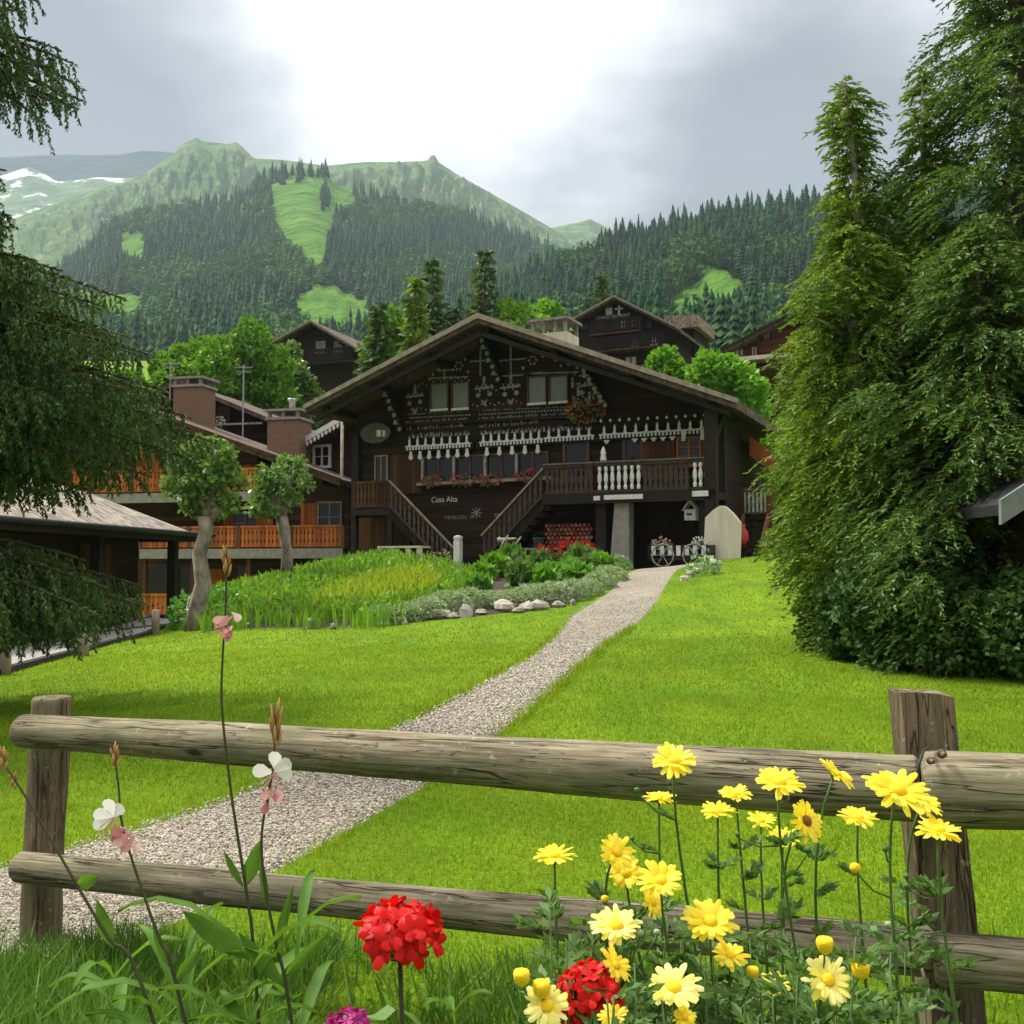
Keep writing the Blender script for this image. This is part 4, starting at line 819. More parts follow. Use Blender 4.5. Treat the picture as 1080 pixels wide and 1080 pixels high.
# side cottage between the two big chalets
f3=Frame(340,42,-25,0.2); an=empty('side_cottage',f3.o,f3.a,'small dark cottage with a white scalloped eave between the two chalets','cottage')
a=f3.L(319,520,0); b=f3.L(372,440,0); t1=f3.L(322,470,.6); t2=f3.L(366,444,.6); sq=(t2.z-t1.z)/(t2.x-t1.x)
MB().prism([(a.x,-1),(b.x+1,-1),(b.x+1,t2.z+sq*(b.x+1-t2.x)-.15),(a.x,t1.z-.2+sq*(a.x-t1.x))],0,5).build('wall',M['dark_logs'],an)
m=MB(); x3=t2.x+1.4; z3=t2.z+sq*1.4; m.prism([(t1.x-.1,t1.z),(x3,z3),(x3,z3+.2),(t1.x-.1,t1.z+.2)],-.8,5.4); m.build('roof',M['dark_shingle'],an)
m=MB(); m.bar((t1.x-.1,-.84,t1.z+.1),(x3,-.84,z3+.1),.05,.20)
n=11
for k in range(n): x=t1.x+(t2.x-t1.x)*(k+.5)/n; z=t1.z+sq*(x-t1.x); m.prism([(x-.06,z),(x-.06,z-.1),(x,z-.19),(x+.06,z-.1),(x+.06,z)],-.86,-.82)
m.build('scalloped_board',M['white_paint'],an); window(f3,an,333,472,347,491,.05,M['glass'],M['white_paint'],1,fw=.10,bars=1)
MB().box(fl_.L(318,480,-1).x,fl_.L(323,480,-1).x,-.1,0,4,6).build('corner_board',M['white_paint'],an)
p=f3.L(361,448,1.6); w=f3.world(p); gz=G(w.x,w.y); m=MB(); m.tube([(0,0,0),(0,0,w.z-gz)],.06,8); o=m.build('downpipe',M['grey_wood'],None,True); o.location=(w.x,w.y,gz); tag(o,'tall pale pole between the two big chalets','pole')
w=at(257,385,45); m=MB(); m.tube([(0,0,-4.5),(0,0,0)],.035,6); m.bar((-.4,0,-.1),(.4,0,-.1),.03,.03); m.bar((-.3,0,-.3),(.3,0,-.3),.03,.03); o=m.build('antenna_mast',M['metal'],None); o.location=w; tag(o,'thin tall antenna mast above the brown chalet roof','antenna')
w=at(180,382,43); m=MB(); m.tube([(0,0,-1.6),(0,0,0)],.03,6); m.bar((-.45,0,-.05),(.45,0,-.05),.03,.03); m.bar((-.3,0,-.25),(.35,0,-.2),.03,.03); o=m.build('antenna_mast',M['metal'],None); o.location=w; tag(o,'short roof antenna beside the taller left chimney','antenna')
# white chair and tubs before it
w=at(199,642,34.5); gz=G(w.x,w.y); gc=empty('garden_chair',(w.x,w.y,gz),R(-20),'white metal garden chair in front of the brown chalet','chair')
m=MB(); m.box(-.24,.24,-.22,.22,.42,.46); m.build('seat',M['white_paint'],gc); m=MB(); m.tube([(-.24,.22,.46),(-.22,.27,.8),(-.1,.3,.97),(.1,.3,.97),(.22,.27,.8),(.24,.22,.46)],.022,6)
for x in (-.12,0,.12): m.bar((x,.22,.46),(x,.3,.96),.02,.02)
m.build('backrest',M['white_paint'],gc)
for x in (-.22,.22):
    for y in (-.2,.2): MB().bar((x,y,.42),(x*1.1,y*1.15,0),.035,.035).build('leg',M['white_paint'],gc)
for px,py,lab in ((178,628,'pink flowers in a tub left of the white garden chair'),):
    w=at(px,640,34); flower_pot((w.x,w.y,G(w.x,w.y)),lab,'pink_petal',.42,110,'red_tin')
p0=at(135,650,33.5); p1=at(182,646,33.5); pf_=empty('orange_fence',(p0.x,p0.y,G(p0.x,p0.y)),math.atan2(p1.y-p0.y,p1.x-p0.x),'low reddish board fence before the brown chalet','fence')
balustrade(pf_,M['orange'],(0,0,-.05),((p1-p0).length,0,-.05),1.15,.08,.15,.14,.08,'boards')
# ================================================================== SHED with hipped shingle roof
B_=at(206,563,26); fs=Frame(540,1,84,0); fs.o=Vector((B_.x,B_.y,G(B_.x,B_.y)-.2)); sh=empty('shingled_shed',fs.o,fs.a,'low dark shed with a pale hipped shingle roof beyond the lane','shed')
ze=B_.z-fs.o.z; zr_=ze+1.25; xL=-13; m=MB()
m.add([(xL,0,ze),(0,0,ze),(0,5.2,ze),(xL,5.2,ze),(xL+2,2.6,zr_),(-2.3,2.6,zr_)],[(0,1,5,4),(1,2,5),(2,3,4,5),(3,0,4),(0,3,2,1)]); m.build('roof',M['tan_shingle'],sh)
m=MB(); m.box(xL,.03,-.05,-.003,ze-.20,ze+.03); m.box(.003,.05,-.003,5.2,ze-.20,ze+.03); m.build('fascia',M['dark_beam'],sh)
m=MB(); m.tube([(xL,-.12,ze-.02),(.9,-.12,ze-.02)],.06,8); m.build('gutter',M['iron'],sh,True)
MB().box(xL+.8,-1.2,.9,4.6,-.6,ze-.02).build('wall',M['dark_logs'],sh)
for x in (-.5,-4.2,-8): MB().box(x-.1,x+.1,.25,.45,-.6,ze-.02).build('post',M['dark_beam'],sh)
MB().box(-4.0,-2.6,.83,.89,.0,1.75).build('door',M['brown_boards'],sh)
# corner of a small building at the right edge
f5=Frame(1150,12.5,-70,.25); sd=empty('small_outbuilding',f5.o,f5.a,'dark outbuilding with a grey eave half hidden by the conifers','outbuilding')
tip=at(1040,545,10.0); tp=at(1090,512,10.0); s5=(tp.z-tip.z)/(tp.x-tip.x)
sd.location=(tip.x,tip.y,G(tip.x+1,tip.y)); sd.rotation_euler=(0,0,0); h=tip.z-sd.location.z
m=MB(); m.prism([(0,h),(3,h+3*s5),(3,h+3*s5+.10),(0,h+.10)],-.3,4); m.build('roof',M['iron'],sd)
m=MB(); m.prism([(-.02,h-.09),(3,h+3*s5-.09),(3,h+3*s5+.14),(-.02,h+.14)],-.36,-.303); m.build('fascia',plain('grey_paint',(.22,.23,.22),(.14,.15,.14),.7),sd)
m=MB(); m.prism([(.5,-.3),(3,-.3),(3,h+3*s5-.1),(.5,h+.5*s5-.1)],0,3.6); m.build('wall',M['dark_logs'],sd)
# ================================================================== BACKGROUND CHALETS
def bg_chalet(px,Y,ang,apex,le,re,label,wallm,edge,base,dep=9,roofm='dark_shingle'):
    f=Frame(px,Y,ang,0); A=f.L(*apex,.8); l=f.L(*le,.8); r=f.L(*re,.8); f.o.z=base; dz=-base
    for v in (A,l,r): v.z+=dz
    e=empty('hill_chalet',f.o,f.a,label,'chalet'); s1=(A.z-l.z)/(A.x-l.x); s2=(A.z-r.z)/(r.x-A.x)
    pr=lambda x:(A.z-(s1 if x<A.x else s2)*abs(x-A.x)-.3)
    x0=l.x+.7; x1=r.x-.7; MB().prism([(x0,-3),(x1,-3),(x1,pr(x1)),(A.x,pr(A.x)),(x0,pr(x0))],0,dep).build('wall',wallm,e)
    gable_roof(e,A.x,A.z,l.x,r.x,s1,s2,-.9,dep+1,.25,M[roofm],edge); return f,e
f2,b2=bg_chalet(650,75,-25,(648,312),(593,343),(718,347),'dark hillside chalet with white lettering under its gable, right of the ridge',M['dark_logs'],M['grey_wood'],13.0)
for x0,x1,y0,y1,g in ((655,661,338.5,345.5,'white_curtain'),(666,670,338,345,'white_curtain'),(632,642,339,345,'glass'),(666,674,357,366,'white_curtain'),(686,694,356,366,'white_curtain'),(613,619,340,347,'glass'),(681,686,339,345,'glass'),(660,671,377,384,'white_curtain')): window(f2,b2,x0,y0,x1,y1,.03,M[g],M['dark_beam'],1,fw=.12)
for y0,px0,px1 in ((345,622,676),(364,610,700)):
    a=f2.L(px0,y0+8,1.0); b=f2.L(px1,y0+8,1.0); MB().box(a.x,b.x,-1,-.003,a.z-.1,a.z+.05).build('balcony_floor',M['brown_boards'],b2); balustrade(b2,M['dark_boards'],(a.x,-1,a.z+.06),(b.x,-1,a.z+.06),.85,.1,.2,.17)
a=f2.L(647,334,0); text('CHALET DU MONT',.30,M['white_paint'],b2,(a.x,-.06,a.z))
m=MB(); a=f2.L(643,329,0); m.box(a.x-.3,a.x+.2,-.05,-.02,a.z-.2,a.z+.3); a=f2.L(653,328,0); m.box(a.x-.08,a.x+.08,-.05,-.02,a.z-.3,a.z+.5); m.box(a.x-.3,a.x+.3,-.053,-.022,a.z+.1,a.z+.22); m.build('painted_motif',M['white_paint'],b2)
m=MB(); a=f2.L(700,333,-4); b=f2.L(736,344,-4); m.prism([(a.x,a.z),(b.x,a.z-.2),(b.x,b.z),(a.x,b.z)],4,9); m.build('side_roof',M['shingle'],b2); a=f2.L(703,346,-4.5); b=f2.L(732,385,-4.5); MB().box(a.x,b.x,4.6,9,b.z,a.z).build('side_wing',M['dark_logs'],b2)
f6,b6=bg_chalet(800,62,-25,(838,329),(718,392),(935,372),'reddish log chalet half hidden behind the right conifers',M['red_logs'],M['dark_beam'],11.0)
for x0,x1,y0,y1 in ((776,784,369,375),(793,798,366,375),(806,811,350,357)): window(f6,b6,x0,y0,x1,y1,.03,M['white_curtain'],M['brown_boards'],1,fw=.1)
a=f6.L(772,379,1.3); b=f6.L(850,377,1.3); MB().box(a.x,b.x,-1.3,-.003,a.z-.12,a.z+.12).build('balcony_floor',M['cream'],b6); a=f6.L(728,403,.05); b=f6.L(745,390,.05); MB().box(a.x,b.x,-.08,-.01,a.z,b.z).build('panelling',M['orange'],b6)
m=MB(); a=f6.L(778,402,2); b=f6.L(850,372,2); m.prism([(a.x,a.z),(b.x,b.z),(b.x,b.z+.2),(a.x,a.z+.2)],-2.2,-.01); m.build('porch_roof',M['dark_shingle'],b6)
f7,b7=bg_chalet(330,78,-20,(328,338),(288,361),(376,367),'dark weathered chalet among trees on the left hillside',M['dark_logs'],M['grey_wood'],9.5)
for x0,x1,y0,y1 in ((335,342,362,371),(354,360,362,370)): window(f7,b7,x0,y0,x1,y1,.03,M['curtain'],M['faded_paint'],0,fw=.12)
a=f7.L(300,385,.9); b=f7.L(372,385,.9); MB().box(a.x,b.x,-.9,-.003,a.z-.1,a.z+.05).build('balcony_floor',M['dark_beam'],b7); balustrade(b7,M['dark_boards'],(a.x,-.9,a.z+.06),(b.x,-.9,a.z+.06),.9,.1,.22,.18)
# ================================================================== TREES
def sphere_pts(n,rng): d=rng.normal(size=(n,3)); return d/np.linalg.norm(d,axis=1)[:,None]
def lumpy_crown(clumps,n,size,asp,mat,name,parent,rng,jit=.7,shell=.72):
    """clumps: (x,y,z,r[,rz]); leaves sit near the outside of each clump, leaving gaps between"""
    w=np.array([c[3]**2 for c in clumps]); w/=w.sum(); P=[];Dr=[]
    for c,q in zip(clumps,w):
        k=int(n*q); d=sphere_pts(k,rng); r=(shell+(1.05-shell)*rng.random(k))[:,None]; lum=1+.12*np.sin(d[:,:1]*7+c[0])*np.sin(d[:,1:2]*6+c[2])+.1*np.sin(d[:,2:]*9)
        P.append(np.array(c[:3])+d*r*lum*np.array([c[3],c[3],c[4] if len(c)>4 else c[3]])); Dr.append(d)
    return leafobj(name,np.concatenate(P),np.concatenate(Dr),size,size*asp,mat,parent,rng=rng,jit=jit,droop=.15)
def broadleaf(name,base,h,clumps,n,size,mat,label,cat='tree',group=None,trunk_r=.25,bark='bark',asp=.45):
    e=empty(name,base,random.uniform(0,6),label,cat,group); rng=np.random.default_rng(len(label)*7+n); m=MB(); tops=[Vector(c[:3]) for c in clumps]; zc=min(c[2]-c[3]*.5 for c in clumps)
    m.tube([(0,0,-.4),(0.03,0,zc*.5),(0,.02,max(zc,.6)+.2)],[trunk_r*1.25,trunk_r,trunk_r*.8],9,True,.06)
    for t in tops: m.tube([(0,0,max(zc,.6)),t*.5+Vector((0,0,max(zc,.6)*.35)),t],[trunk_r*.55,trunk_r*.35,.02],6)
    m.build('trunk',M[bark],e,True); lumpy_crown(clumps,n,size,asp,M[mat],'crown',e,rng); return e
def rand_clumps(h,r,n,rng,z0=.3):
    out=[]
    for k in range(n):
        t=(k+.5)/n; z=h*(z0+(1-z0)*t*.92); rr=r*math.sin(math.pi*(.18+.76*t))**.8; a=k*2.4+rng.uniform(-.4,.4); q=rr*.62*rng.uniform(.6,1.1); out.append((q*math.cos(a),q*math.sin(a),z,rr*rng.uniform(.42,.62)))
    out.append((0,0,h*.62,r*.55)); return out
def groundbase(px,Y): x=at(px,600,Y).x; return (x,Y,G(x,Y))
rg=np.random.default_rng(11)
for px,Y,top,r,nm,lab,mt in ((20,56,395,2.4,'deciduous_tree','leafy tree seen through the left spruce, farthest left','maple_leaf'),(78,60,400,2.4,'deciduous_tree','leafy tree seen through the left spruce tips','lime_leaf'),(133,62,385,2.3,'deciduous_tree','leafy tree just right of the left spruce tips','maple_leaf'),(180,58,358,2.4,'deciduous_tree','bright green leafy tree nearest the left spruce, behind the chimneys','maple_leaf'),(213,60,345,2.8,'deciduous_tree','bright leafy tree with two rounded tops above the left chimneys','maple_leaf'),(260,57,330,3.1,'deciduous_tree','tallest bright leafy tree behind the brown chalet','maple_leaf'),(300,62,356,2.3,'deciduous_tree','darker leafy tree touching the dark weathered hillside chalet','lime_leaf'),
  (540,66,312,3.2,'deciduous_tree','leafy tree behind the dark chalet ridge, right of the tall spruce','maple_leaf'),(572,70,308,2.6,'deciduous_tree','yellow green leafy tree left of the chalet roof chimney','bright_leaf'),(418,62,318,2.8,'deciduous_tree','light green leafy tree left of the narrow dark spruce','maple_leaf')):
    b=groundbase(px,Y); h=at(px,top,Y).z-b[2]; broadleaf(nm,b,h,rand_clumps(h,r,13,rg,.28),15000,.30,mt,lab,'tree','broadleaf trees behind the chalets',.3)
for px,Y,top,r,lab in ((702,46,364,1.35,'small bright round tree beside the dark hillside chalet'),(757,44,371,1.75,'larger bright round tree in front of the reddish chalet')):
    b=groundbase(px,Y); h=at(px,top,Y).z-b[2]; broadleaf('round_tree',b,h,rand_clumps(h,r,8,rg,.62),6500,.28,'bright_leaf',lab,'tree','small round trees above the roof',.16)
for px,Y,top,r,lab in ((818,40,436,1.7,'green bush above the orange side roof of the dark chalet'),(800,47,415,1.6,'bush behind the right end of the dark chalet roof'),(835,34,505,1.5,'green bush right of the pale slatted terrace'),(812,43,487,1.5,'low bush behind the terrace, under the orange roof board'),(792,52,395,1.5,'darker bush below the porch of the reddish chalet')):
    b=groundbase(px,Y); h=at(px,top,Y).z-b[2]; broadleaf('bush',b,h,rand_clumps(h,r,8,rg,.12),5200,.26,'bright_leaf' if px!=792 else 'shrub_leaf',lab,'bush','bushes right of the dark chalet',.1)
def conifer_mesh(h,r,rng,mat,n_wh=26,per=11,leaf=.55,name='crown'):
    P=[];Dr=[]
    for k in range(n_wh):
        t=(k+.5)/n_wh; z=h*(.08+.92*t); rr=r*(1-t)**.85*(1+.15*math.sin(k*2.3)); nb=max(4,int(per*(1-t*.5)))
        for j in range(nb):
            a=j*6.283/nb+k*.7+rng.uniform(-.2,.2); L=rr*rng.uniform(.75,1.12)+.15; m=max(3,int(L/.16))
            for s in range(m):
                f=(s+.6)/m; sp=.35*(1-f*.4)
                for q in range(2): P.append((math.cos(a)*L*f+rng.normal(0,.05),math.sin(a)*L*f+rng.normal(0,.05),z-.32*L*f**1.4+rng.normal(0,.04))); Dr.append((math.cos(a+rng.normal(0,.7)),math.sin(a+rng.normal(0,.7)),-.45))
    return leaf_quads(np.array(P),np.array(Dr),leaf,leaf*.3,rng=rng,jit=.25)
for px,Y,top,r,lab,mt in ((455,64,271,2.0,'narrow dark spruce left of the chalet ridge','spruce'),(511,66,261,2.5,'tall dark spruce straight above the chalet ridge','spruce'),(398,60,318,2.1,'green spruce beside the left hillside chalet','spruce'),(437,58,292,1.9,'lighter conifer before the narrow dark spruce','thuja'),(478,63,322,1.7,'short spruce between the two dark ones','spruce'),(636,95,288,2.0,'spruce behind the dark hillside chalet gable','spruce')):
    b=groundbase(px,Y); h=at(px,top,Y).z-b[2]; e=empty('spruce_tree',b,random.uniform(0,6),lab,'tree','spruces behind the dark chalet'); MB().tube([(0,0,-.3),(0,0,h*.5),(0,0,h*.98)],[.28,.16,.02],7).build('trunk',M['bark'],e,True)
    V=conifer_mesh(h,r,np.random.default_rng(px),mt); link('crown',np_mesh('crown',V,quads(V),M[mt]),e)
# pollarded limes with pale trunks
def pollard(px,pyb,Y,trunk,clumps_px,n,label):
    b=at(px,pyb,Y); b.z=G(b.x,b.y); e=empty('pollard_tree',b,0,label,'tree','pollarded trees by the flower bed'); rng=np.random.default_rng(px)
    loc=lambda x,y,dy=0:at(x,y,Y+dy)-b; m=MB(); pts=[loc(x,y) for x,y,_ in trunk]; pts[0].z=-.1; m.tube(pts,[w/FPX*Y/2 for _,_,w in trunk],12,True,.2)
    for x,y,r in clumps_px[::2]: m.tube([pts[-1]-Vector((0,0,.15)),(pts[-1]+loc(x,y))/2+Vector((0,0,-.05)),loc(x,y)],[.08,.06,.03],6); m.blob(pts[-1]+(loc(x,y)-pts[-1])*.45,.10,7,.4)
    m.build('trunk',M['pale_bark'],e,True); cl=[]
    for k,(x,y,r) in enumerate(clumps_px): v=loc(x,y,rng.uniform(-.5,.5)); cl.append((v.x,v.y,v.z,r/FPX*Y))
    lumpy_crown(cl,n,.115,.5,M['lime_leaf'],'crown',e,rng,.9,.3)
pollard(208,664,21,((207,668,25),(208,645,18),(214,615,16),(211,585,15),(217,560,13),(217,545,17)),((212,502,26),(190,494,15),(235,494,18),(203,477,12),(228,474,13),(250,506,11),(222,532,19),(204,528,17),(243,530,11),(184,512,12),(214,515,24),(192,478,8),(241,480,9),(216,468,8)),3900,'fuller pollarded tree with a thick pale trunk beside the lane')
pollard(303,610,26,((303,612,17),(303,580,12),(300,560,11),(297,545,12)),((290,505,15),(276,520,13),(310,496,12),(322,510,9),(296,528,13),(270,536,9),(308,525,10),(300,486,8),(286,540,8),(316,487,7),(277,500,8)),1900,'smaller sparser pollarded tree standing behind the iris bed')
# ---- big hanging spruce at the left
def hanging_spruce():
    bx,by=-4.75,8.6; b=(bx,by,G(bx,by)); H=8.4; e=empty('weeping_spruce',b,0,'large dark spruce with drooping branches at the left edge of the lawn','tree'); rng=np.random.default_rng(4)
    m=MB(); m.tube([(0,0,-.3),(0,0,3),(0,0,6),(0,0,H)],[.24,.18,.10,.02],10,True,.05); whorls=[(8.0,.3),(7.4,.5),(6.8,.6),(6.3,.75),(5.75,1.05),(5.45,.95),(4.7,.45),(4.3,.55),(4.0,.5),(3.8,1.3),(3.6,1.25),(3.4,1.6),(3.2,1.8),(3.0,1.95),(2.85,2.05),(2.7,2.05),(2.5,1.95),(2.3,1.6),(2.05,1.1),(1.45,1.1),(1.3,1.5),(1.15,1.7),(1.0,1.6),(.85,1.3)]
    P=[];Dr=[]
    for z,r in whorls:
        nb=13; a0=rng.uniform(0,6)
        for j in range(nb):
            a=a0+j*6.283/nb+rng.normal(0,.15); L=r*rng.uniform(.78,1.08); ca,sa=math.cos(a),math.sin(a); cz=lambda f:z+.10*L*f-.30*L*f*f+(.10*L*max(0,f-.7))
            m.tube([(ca*L*f,sa*L*f,cz(f)) for f in (0,.35,.7,1)],[.035,.022,.012,.005],5)
            nt_=max(4,int(L/.045))
            for s in range(nt_):
                f=.18+.82*(s+rng.random())/nt_; side=rng.normal(0,.16)*(1.15-f); ox,oy,oz=ca*L*f-sa*side,sa*L*f+ca*side,cz(f); hl=rng.uniform(.15,.42)*(1.15-.6*f); k=max(4,int(hl/.012)); sw=rng.normal(0,.15,2)
                for q in range(k):
                    g=(q+.3)/k
                    for w in range(2): aa=rng.uniform(0,6.28); P.append((ox+sw[0]*hl*g+ca*.05*g,oy+sw[1]*hl*g+sa*.05*g,oz-hl*g)); Dr.append((math.cos(aa)*.55,math.sin(aa)*.55,-.85))
            for s in range(int(L/.006)):
                f=.3+.72*rng.random(); aa=a+rng.choice((-1,1))*rng.uniform(.3,1.1); P.append((ca*L*f,sa*L*f,cz(f))); Dr.append((math.cos(aa),math.sin(aa),-.1))
    m.build('trunk',M['bark'],e,True); V=leaf_quads(np.array(P),np.array(Dr),.042,.0095,rng=rng,jit=.2); link('crown',np_mesh('crown',V,quads(V),M['spruce']),e)
hanging_spruce()
# ---- the big conifers at the right
def frond_tree(base,H,rad,n,label,mat,rng,lean=(0,0),leaf=.078,nl=22,name='cypress_tree',frond=.42,droop=.55,squash=1):
    e=empty(name,base,0,label,'tree','tall conifers right of the lawn'); m=MB(); ax_=lambda z:(lean[0]*(z/H)**1.5,lean[1]*(z/H)**1.5)
    m.tube([(*ax_(H*t),H*t-.2*(t==0)) for t in (0,.25,.5,.75,1)],[.22,.17,.12,.07,.015],8)
    P=[];Dr=[];ph=rng.uniform(0,6,6); zs=np.array([z for z,_ in rad])*H; rs=np.array([r for _,r in rad]); acc=0; wts=rs.copy(); grid=np.linspace(0,H,60); pr=np.interp(grid,zs,rs); pr/=pr.sum(); br=[]
    while acc<n:
        z=rng.choice(grid,p=pr)+rng.uniform(-.5,.5)*H/60; a=rng.uniform(0,6.283); r=np.interp(z,zs,rs)
        lump=1+.20*math.sin(3*a+ph[0]+z*.9)+.16*math.sin(5*a+ph[1]-z*1.7)+.22*math.sin(z*4.1+ph[2]+2*a)
        inner=rng.random()<.20; R_=r*lump*(rng.uniform(.25,.7) if inner else rng.uniform(.75,1.04))
        dens=math.sin(4*a+ph[3]+z*2.2)+math.sin(z*4.6+ph[4]-a*2)
        if dens<-.45 and not inner: continue
        acc+=1; x0,y0=ax_(z); ca,sa=math.cos(a),math.sin(a); up=.25 if z>.75*H else -.05; F=frond*rng.uniform(.6,1.25)*(.55+.45*min(1,r)); ta=a+rng.normal(0,.55); tx,ty=math.cos(ta),math.sin(ta); o=np.array((x0+ca*(R_-F*.5),y0+sa*(R_-F*.5)*squash,z)); sx,sy=-ty,tx; rl=rng.normal(0,.5)
        if rng.random()<.02: br.append((x0+ca*.1,y0+sa*.1,z-.2,*o))
        for s in range(nl):
            f=(s+.5)/nl; sg=1 if s%2 else -1; p=o+np.array((tx*F*f,ty*F*f,up*F*f-droop*F*f*f)); P.append(p); sp=.9*(1-.5*f); Dr.append((tx+sx*sg*sp,ty+sy*sg*sp,-.35*f-.1+rl*sg*.35))
    for q in br: m.tube([q[:3],((q[0]+q[3])/2,(q[1]+q[4])/2,(q[2]+q[5])/2+.05),q[3:]],[.03,.02,.006],5)
    m.build('trunk',M['dead_wood'] if mat=='thuja' else M['bark'],e,True); V=leaf_quads(np.array(P),np.array(Dr),leaf,leaf*.17,rng=rng,jit=.30,droop=.18); link('crown',np_mesh('crown',V,quads(V),M[mat]),e); return e
rt=np.random.default_rng(21)
def gb(px,Y): p=at(px,600,Y); return (p.x,Y,G(p.x,Y))
frond_tree(gb(940,13.2),7.3,((0,.75),(.12,.95),(.25,1.1),(.42,1.15),(.54,1.0),(.60,.5),(.66,.22),(.72,.42),(.78,.44),(.84,.16),(.90,.30),(.96,.26),(1,.04)),4200,'yellow green conifer with a thin nodding top, nearest the dark chalet','thuja',rt,(-.48,0))
frond_tree(gb(984,13.0),7.35,((0,.6),(.15,1.0),(.4,1.15),(.6,.95),(.68,.5),(.76,.24),(.84,.34),(.92,.2),(1,.04)),3600,'middle conifer with a thin pointed top between its taller neighbours','thuja',rt,(0,0))
frond_tree(gb(1088,12.4),11.5,((0,.9),(.1,1.2),(.3,1.35),(.5,1.1),(.6,.9),(.72,.85),(.85,.7),(1,.1)),6600,'tallest dense conifer rising beyond the top right corner','dark_thuja',rt,(0,0))
frond_tree(gb(1040,11.3),4.9,((0,1.1),(.2,1.2),(.45,1.1),(.7,.85),(.9,.5),(1,.1)),4600,'broad low conifer in front of the tallest one, over the outbuilding eave','dark_thuja',rt,(0,0))
frond_tree(gb(912,12.5),5.2,((0,.55),(.15,.7),(.4,.78),(.65,.78),(.85,.6),(1,.12)),3200,'young yellow green conifer leaning out at the front of the group','thuja',rt,(-.12,0))
for px,Y,r,h,lab in ((878,13.2,.40,.8,'glossy broadleaf shrub at the lawn corner nearest the dark chalet'),(893,12.2,.45,.85,'glossy broadleaf shrub, second along the lawn edge under the conifers'),(935,11.5,.60,.95,'wider broadleaf shrub at the foot of the pointed conifers'),(990,11.0,.75,1.0,'dark broadleaf shrub in front of the low broad conifer'),(1088,10.3,.6,.9,'darkest broadleaf shrub under the outbuilding eave')):
    b=gb(px,Y); broadleaf('broadleaf_shrub',b,h,[(rg.uniform(-.5,.5)*r,rg.uniform(-.5,.5)*r,h*(.22+.62*k/9),r*rg.uniform(.5,.72)) for k in range(10)],11000,.062,'shrub_leaf',lab,'shrub','shrubs under the conifers',.05,asp=.5)
# ================================================================== HILLS
def hillmat(name,stops,scale,rock=None,snow=None):
    m,nt,b,_=nodes(name); n=noise(nt,scale,8,(1,1,1.6)); c=ramp(nt,n,stops)
    if rock:
        ge=nt.nodes.new('ShaderNodeNewGeometry'); sp=nt.nodes.new('ShaderNodeSeparateXYZ'); n2=noise(nt,scale*3,8,(1,1,.6))
        c=mixc(nt,ramp(nt,n2,[(.56,(0,0,0)),(.64,(1,1,1))]),c,rock)
    if snow:
        n3=noise(nt,snow,6,(1,1,2.5)); c=mixc(nt,ramp(nt,n3,[(.56,(0,0,0)),(.60,(1,1,1))]),c,(.85,.87,.9))
    nt.links.new(c,b.inputs['Base Color']); b.inputs['Roughness'].default_value=.95; b.inputs['Specular IOR Level'].default_value=.05; bump(nt,b,n,1.0,45); return m
def crest_fn(pts): P=np.array(pts,float); return lambda px: np.interp(px,P[:,0],P[:,1])
class Hill:
    def __init__(s,name,Yc,Yf,crest,footpy,mat,label,rough,curve=1.0,n=(220,40),seed=1,back=.25):
        s.Yc,s.Yf,s.cf,s.fp,s.cv=Yc,Yf,crest_fn(crest),footpy,curve; s.rough=rough; rng=np.random.default_rng(seed); s.ph=rng.uniform(0,6.28,12); s.kx=rng.uniform(.006,.05,12)
        px=np.linspace(crest[0][0],crest[-1][0],n[0]); T=np.concatenate([np.linspace(0,1,n[1]),1+np.linspace(.1,1,6)*back]); PX,TT=np.meshgrid(px,T); V=s.pt(PX.ravel(),TT.ravel()); nx=n[0]; i=(np.arange(len(T)-1)[:,None]*nx+np.arange(nx-1)[None,:]).ravel()
        tag(link(name,np_mesh(name,V,np.stack([i,i+1,i+nx+1,i+nx],1),mat,True)),label,'mountain',kind='structure')
    def pt(s,px,t):
        t=np.asarray(t,float); px=np.asarray(px,float); tt=np.minimum(t,1); Y=s.Yf+(s.Yc-s.Yf)*t; cp=s.cf(px); el=s.fp+(cp-s.fp)*tt**s.cv
        u=(px-540)/FPX; v=(540-el)/FPX; y0=math.cos(PITCH)-v*math.sin(PITCH); z0=math.sin(PITCH)+v*math.cos(PITCH); X=u/y0*Y; Z=CZ+z0/y0*Y
        f=4*tt*(1-tt*.97)*(np.clip((1-tt)/.16,.12,1)*np.clip((s.fp-cp)/130,.04,1)**1.5 if s.Yc==2500 else 1); nz=sum(np.sin(px*k*(1+i*.3)+p+tt*6*(1+i%3))/(1+.45*i) for i,(k,p) in enumerate(zip(s.kx,s.ph)))+.55*sum(np.abs(np.sin(px*(.05+.037*i)+s.ph[i]*2+2.2*np.sin(tt*(3+i)+s.ph[i])))-.5 for i in range(5))*(3.2 if s.Yc==2500 else 1)+(1.6*sum(np.abs(np.sin(px*(.27+.16*i)+s.ph[i]*3+3*np.sin(tt*(4+2*i)+s.ph[i+3])+2*np.sin(px*.05+i)))/(1+.3*i) for i in range(4)) if s.Yc==2500 else 0)
        Z=Z+nz*s.rough*f; over=np.maximum(t-1,0); Z=Z-over*(s.Yc-s.Yf)*.9
        return np.stack([X,Y,Z],-1)
H_far=hillmat('far_rock',[(.3,(.02,.035,.04)),(.7,(.05,.07,.07))],.004)
H_snow=hillmat('snow_slope',[(.3,(.09,.17,.07)),(.7,(.15,.23,.09))],.006,(.25,.23,.21),.008)
H_grass=hillmat('alpine_grass',[(.30,(.045,.105,.026)),(.5,(.085,.165,.034)),(.70,(.15,.22,.05))],.012,(.24,.23,.19))
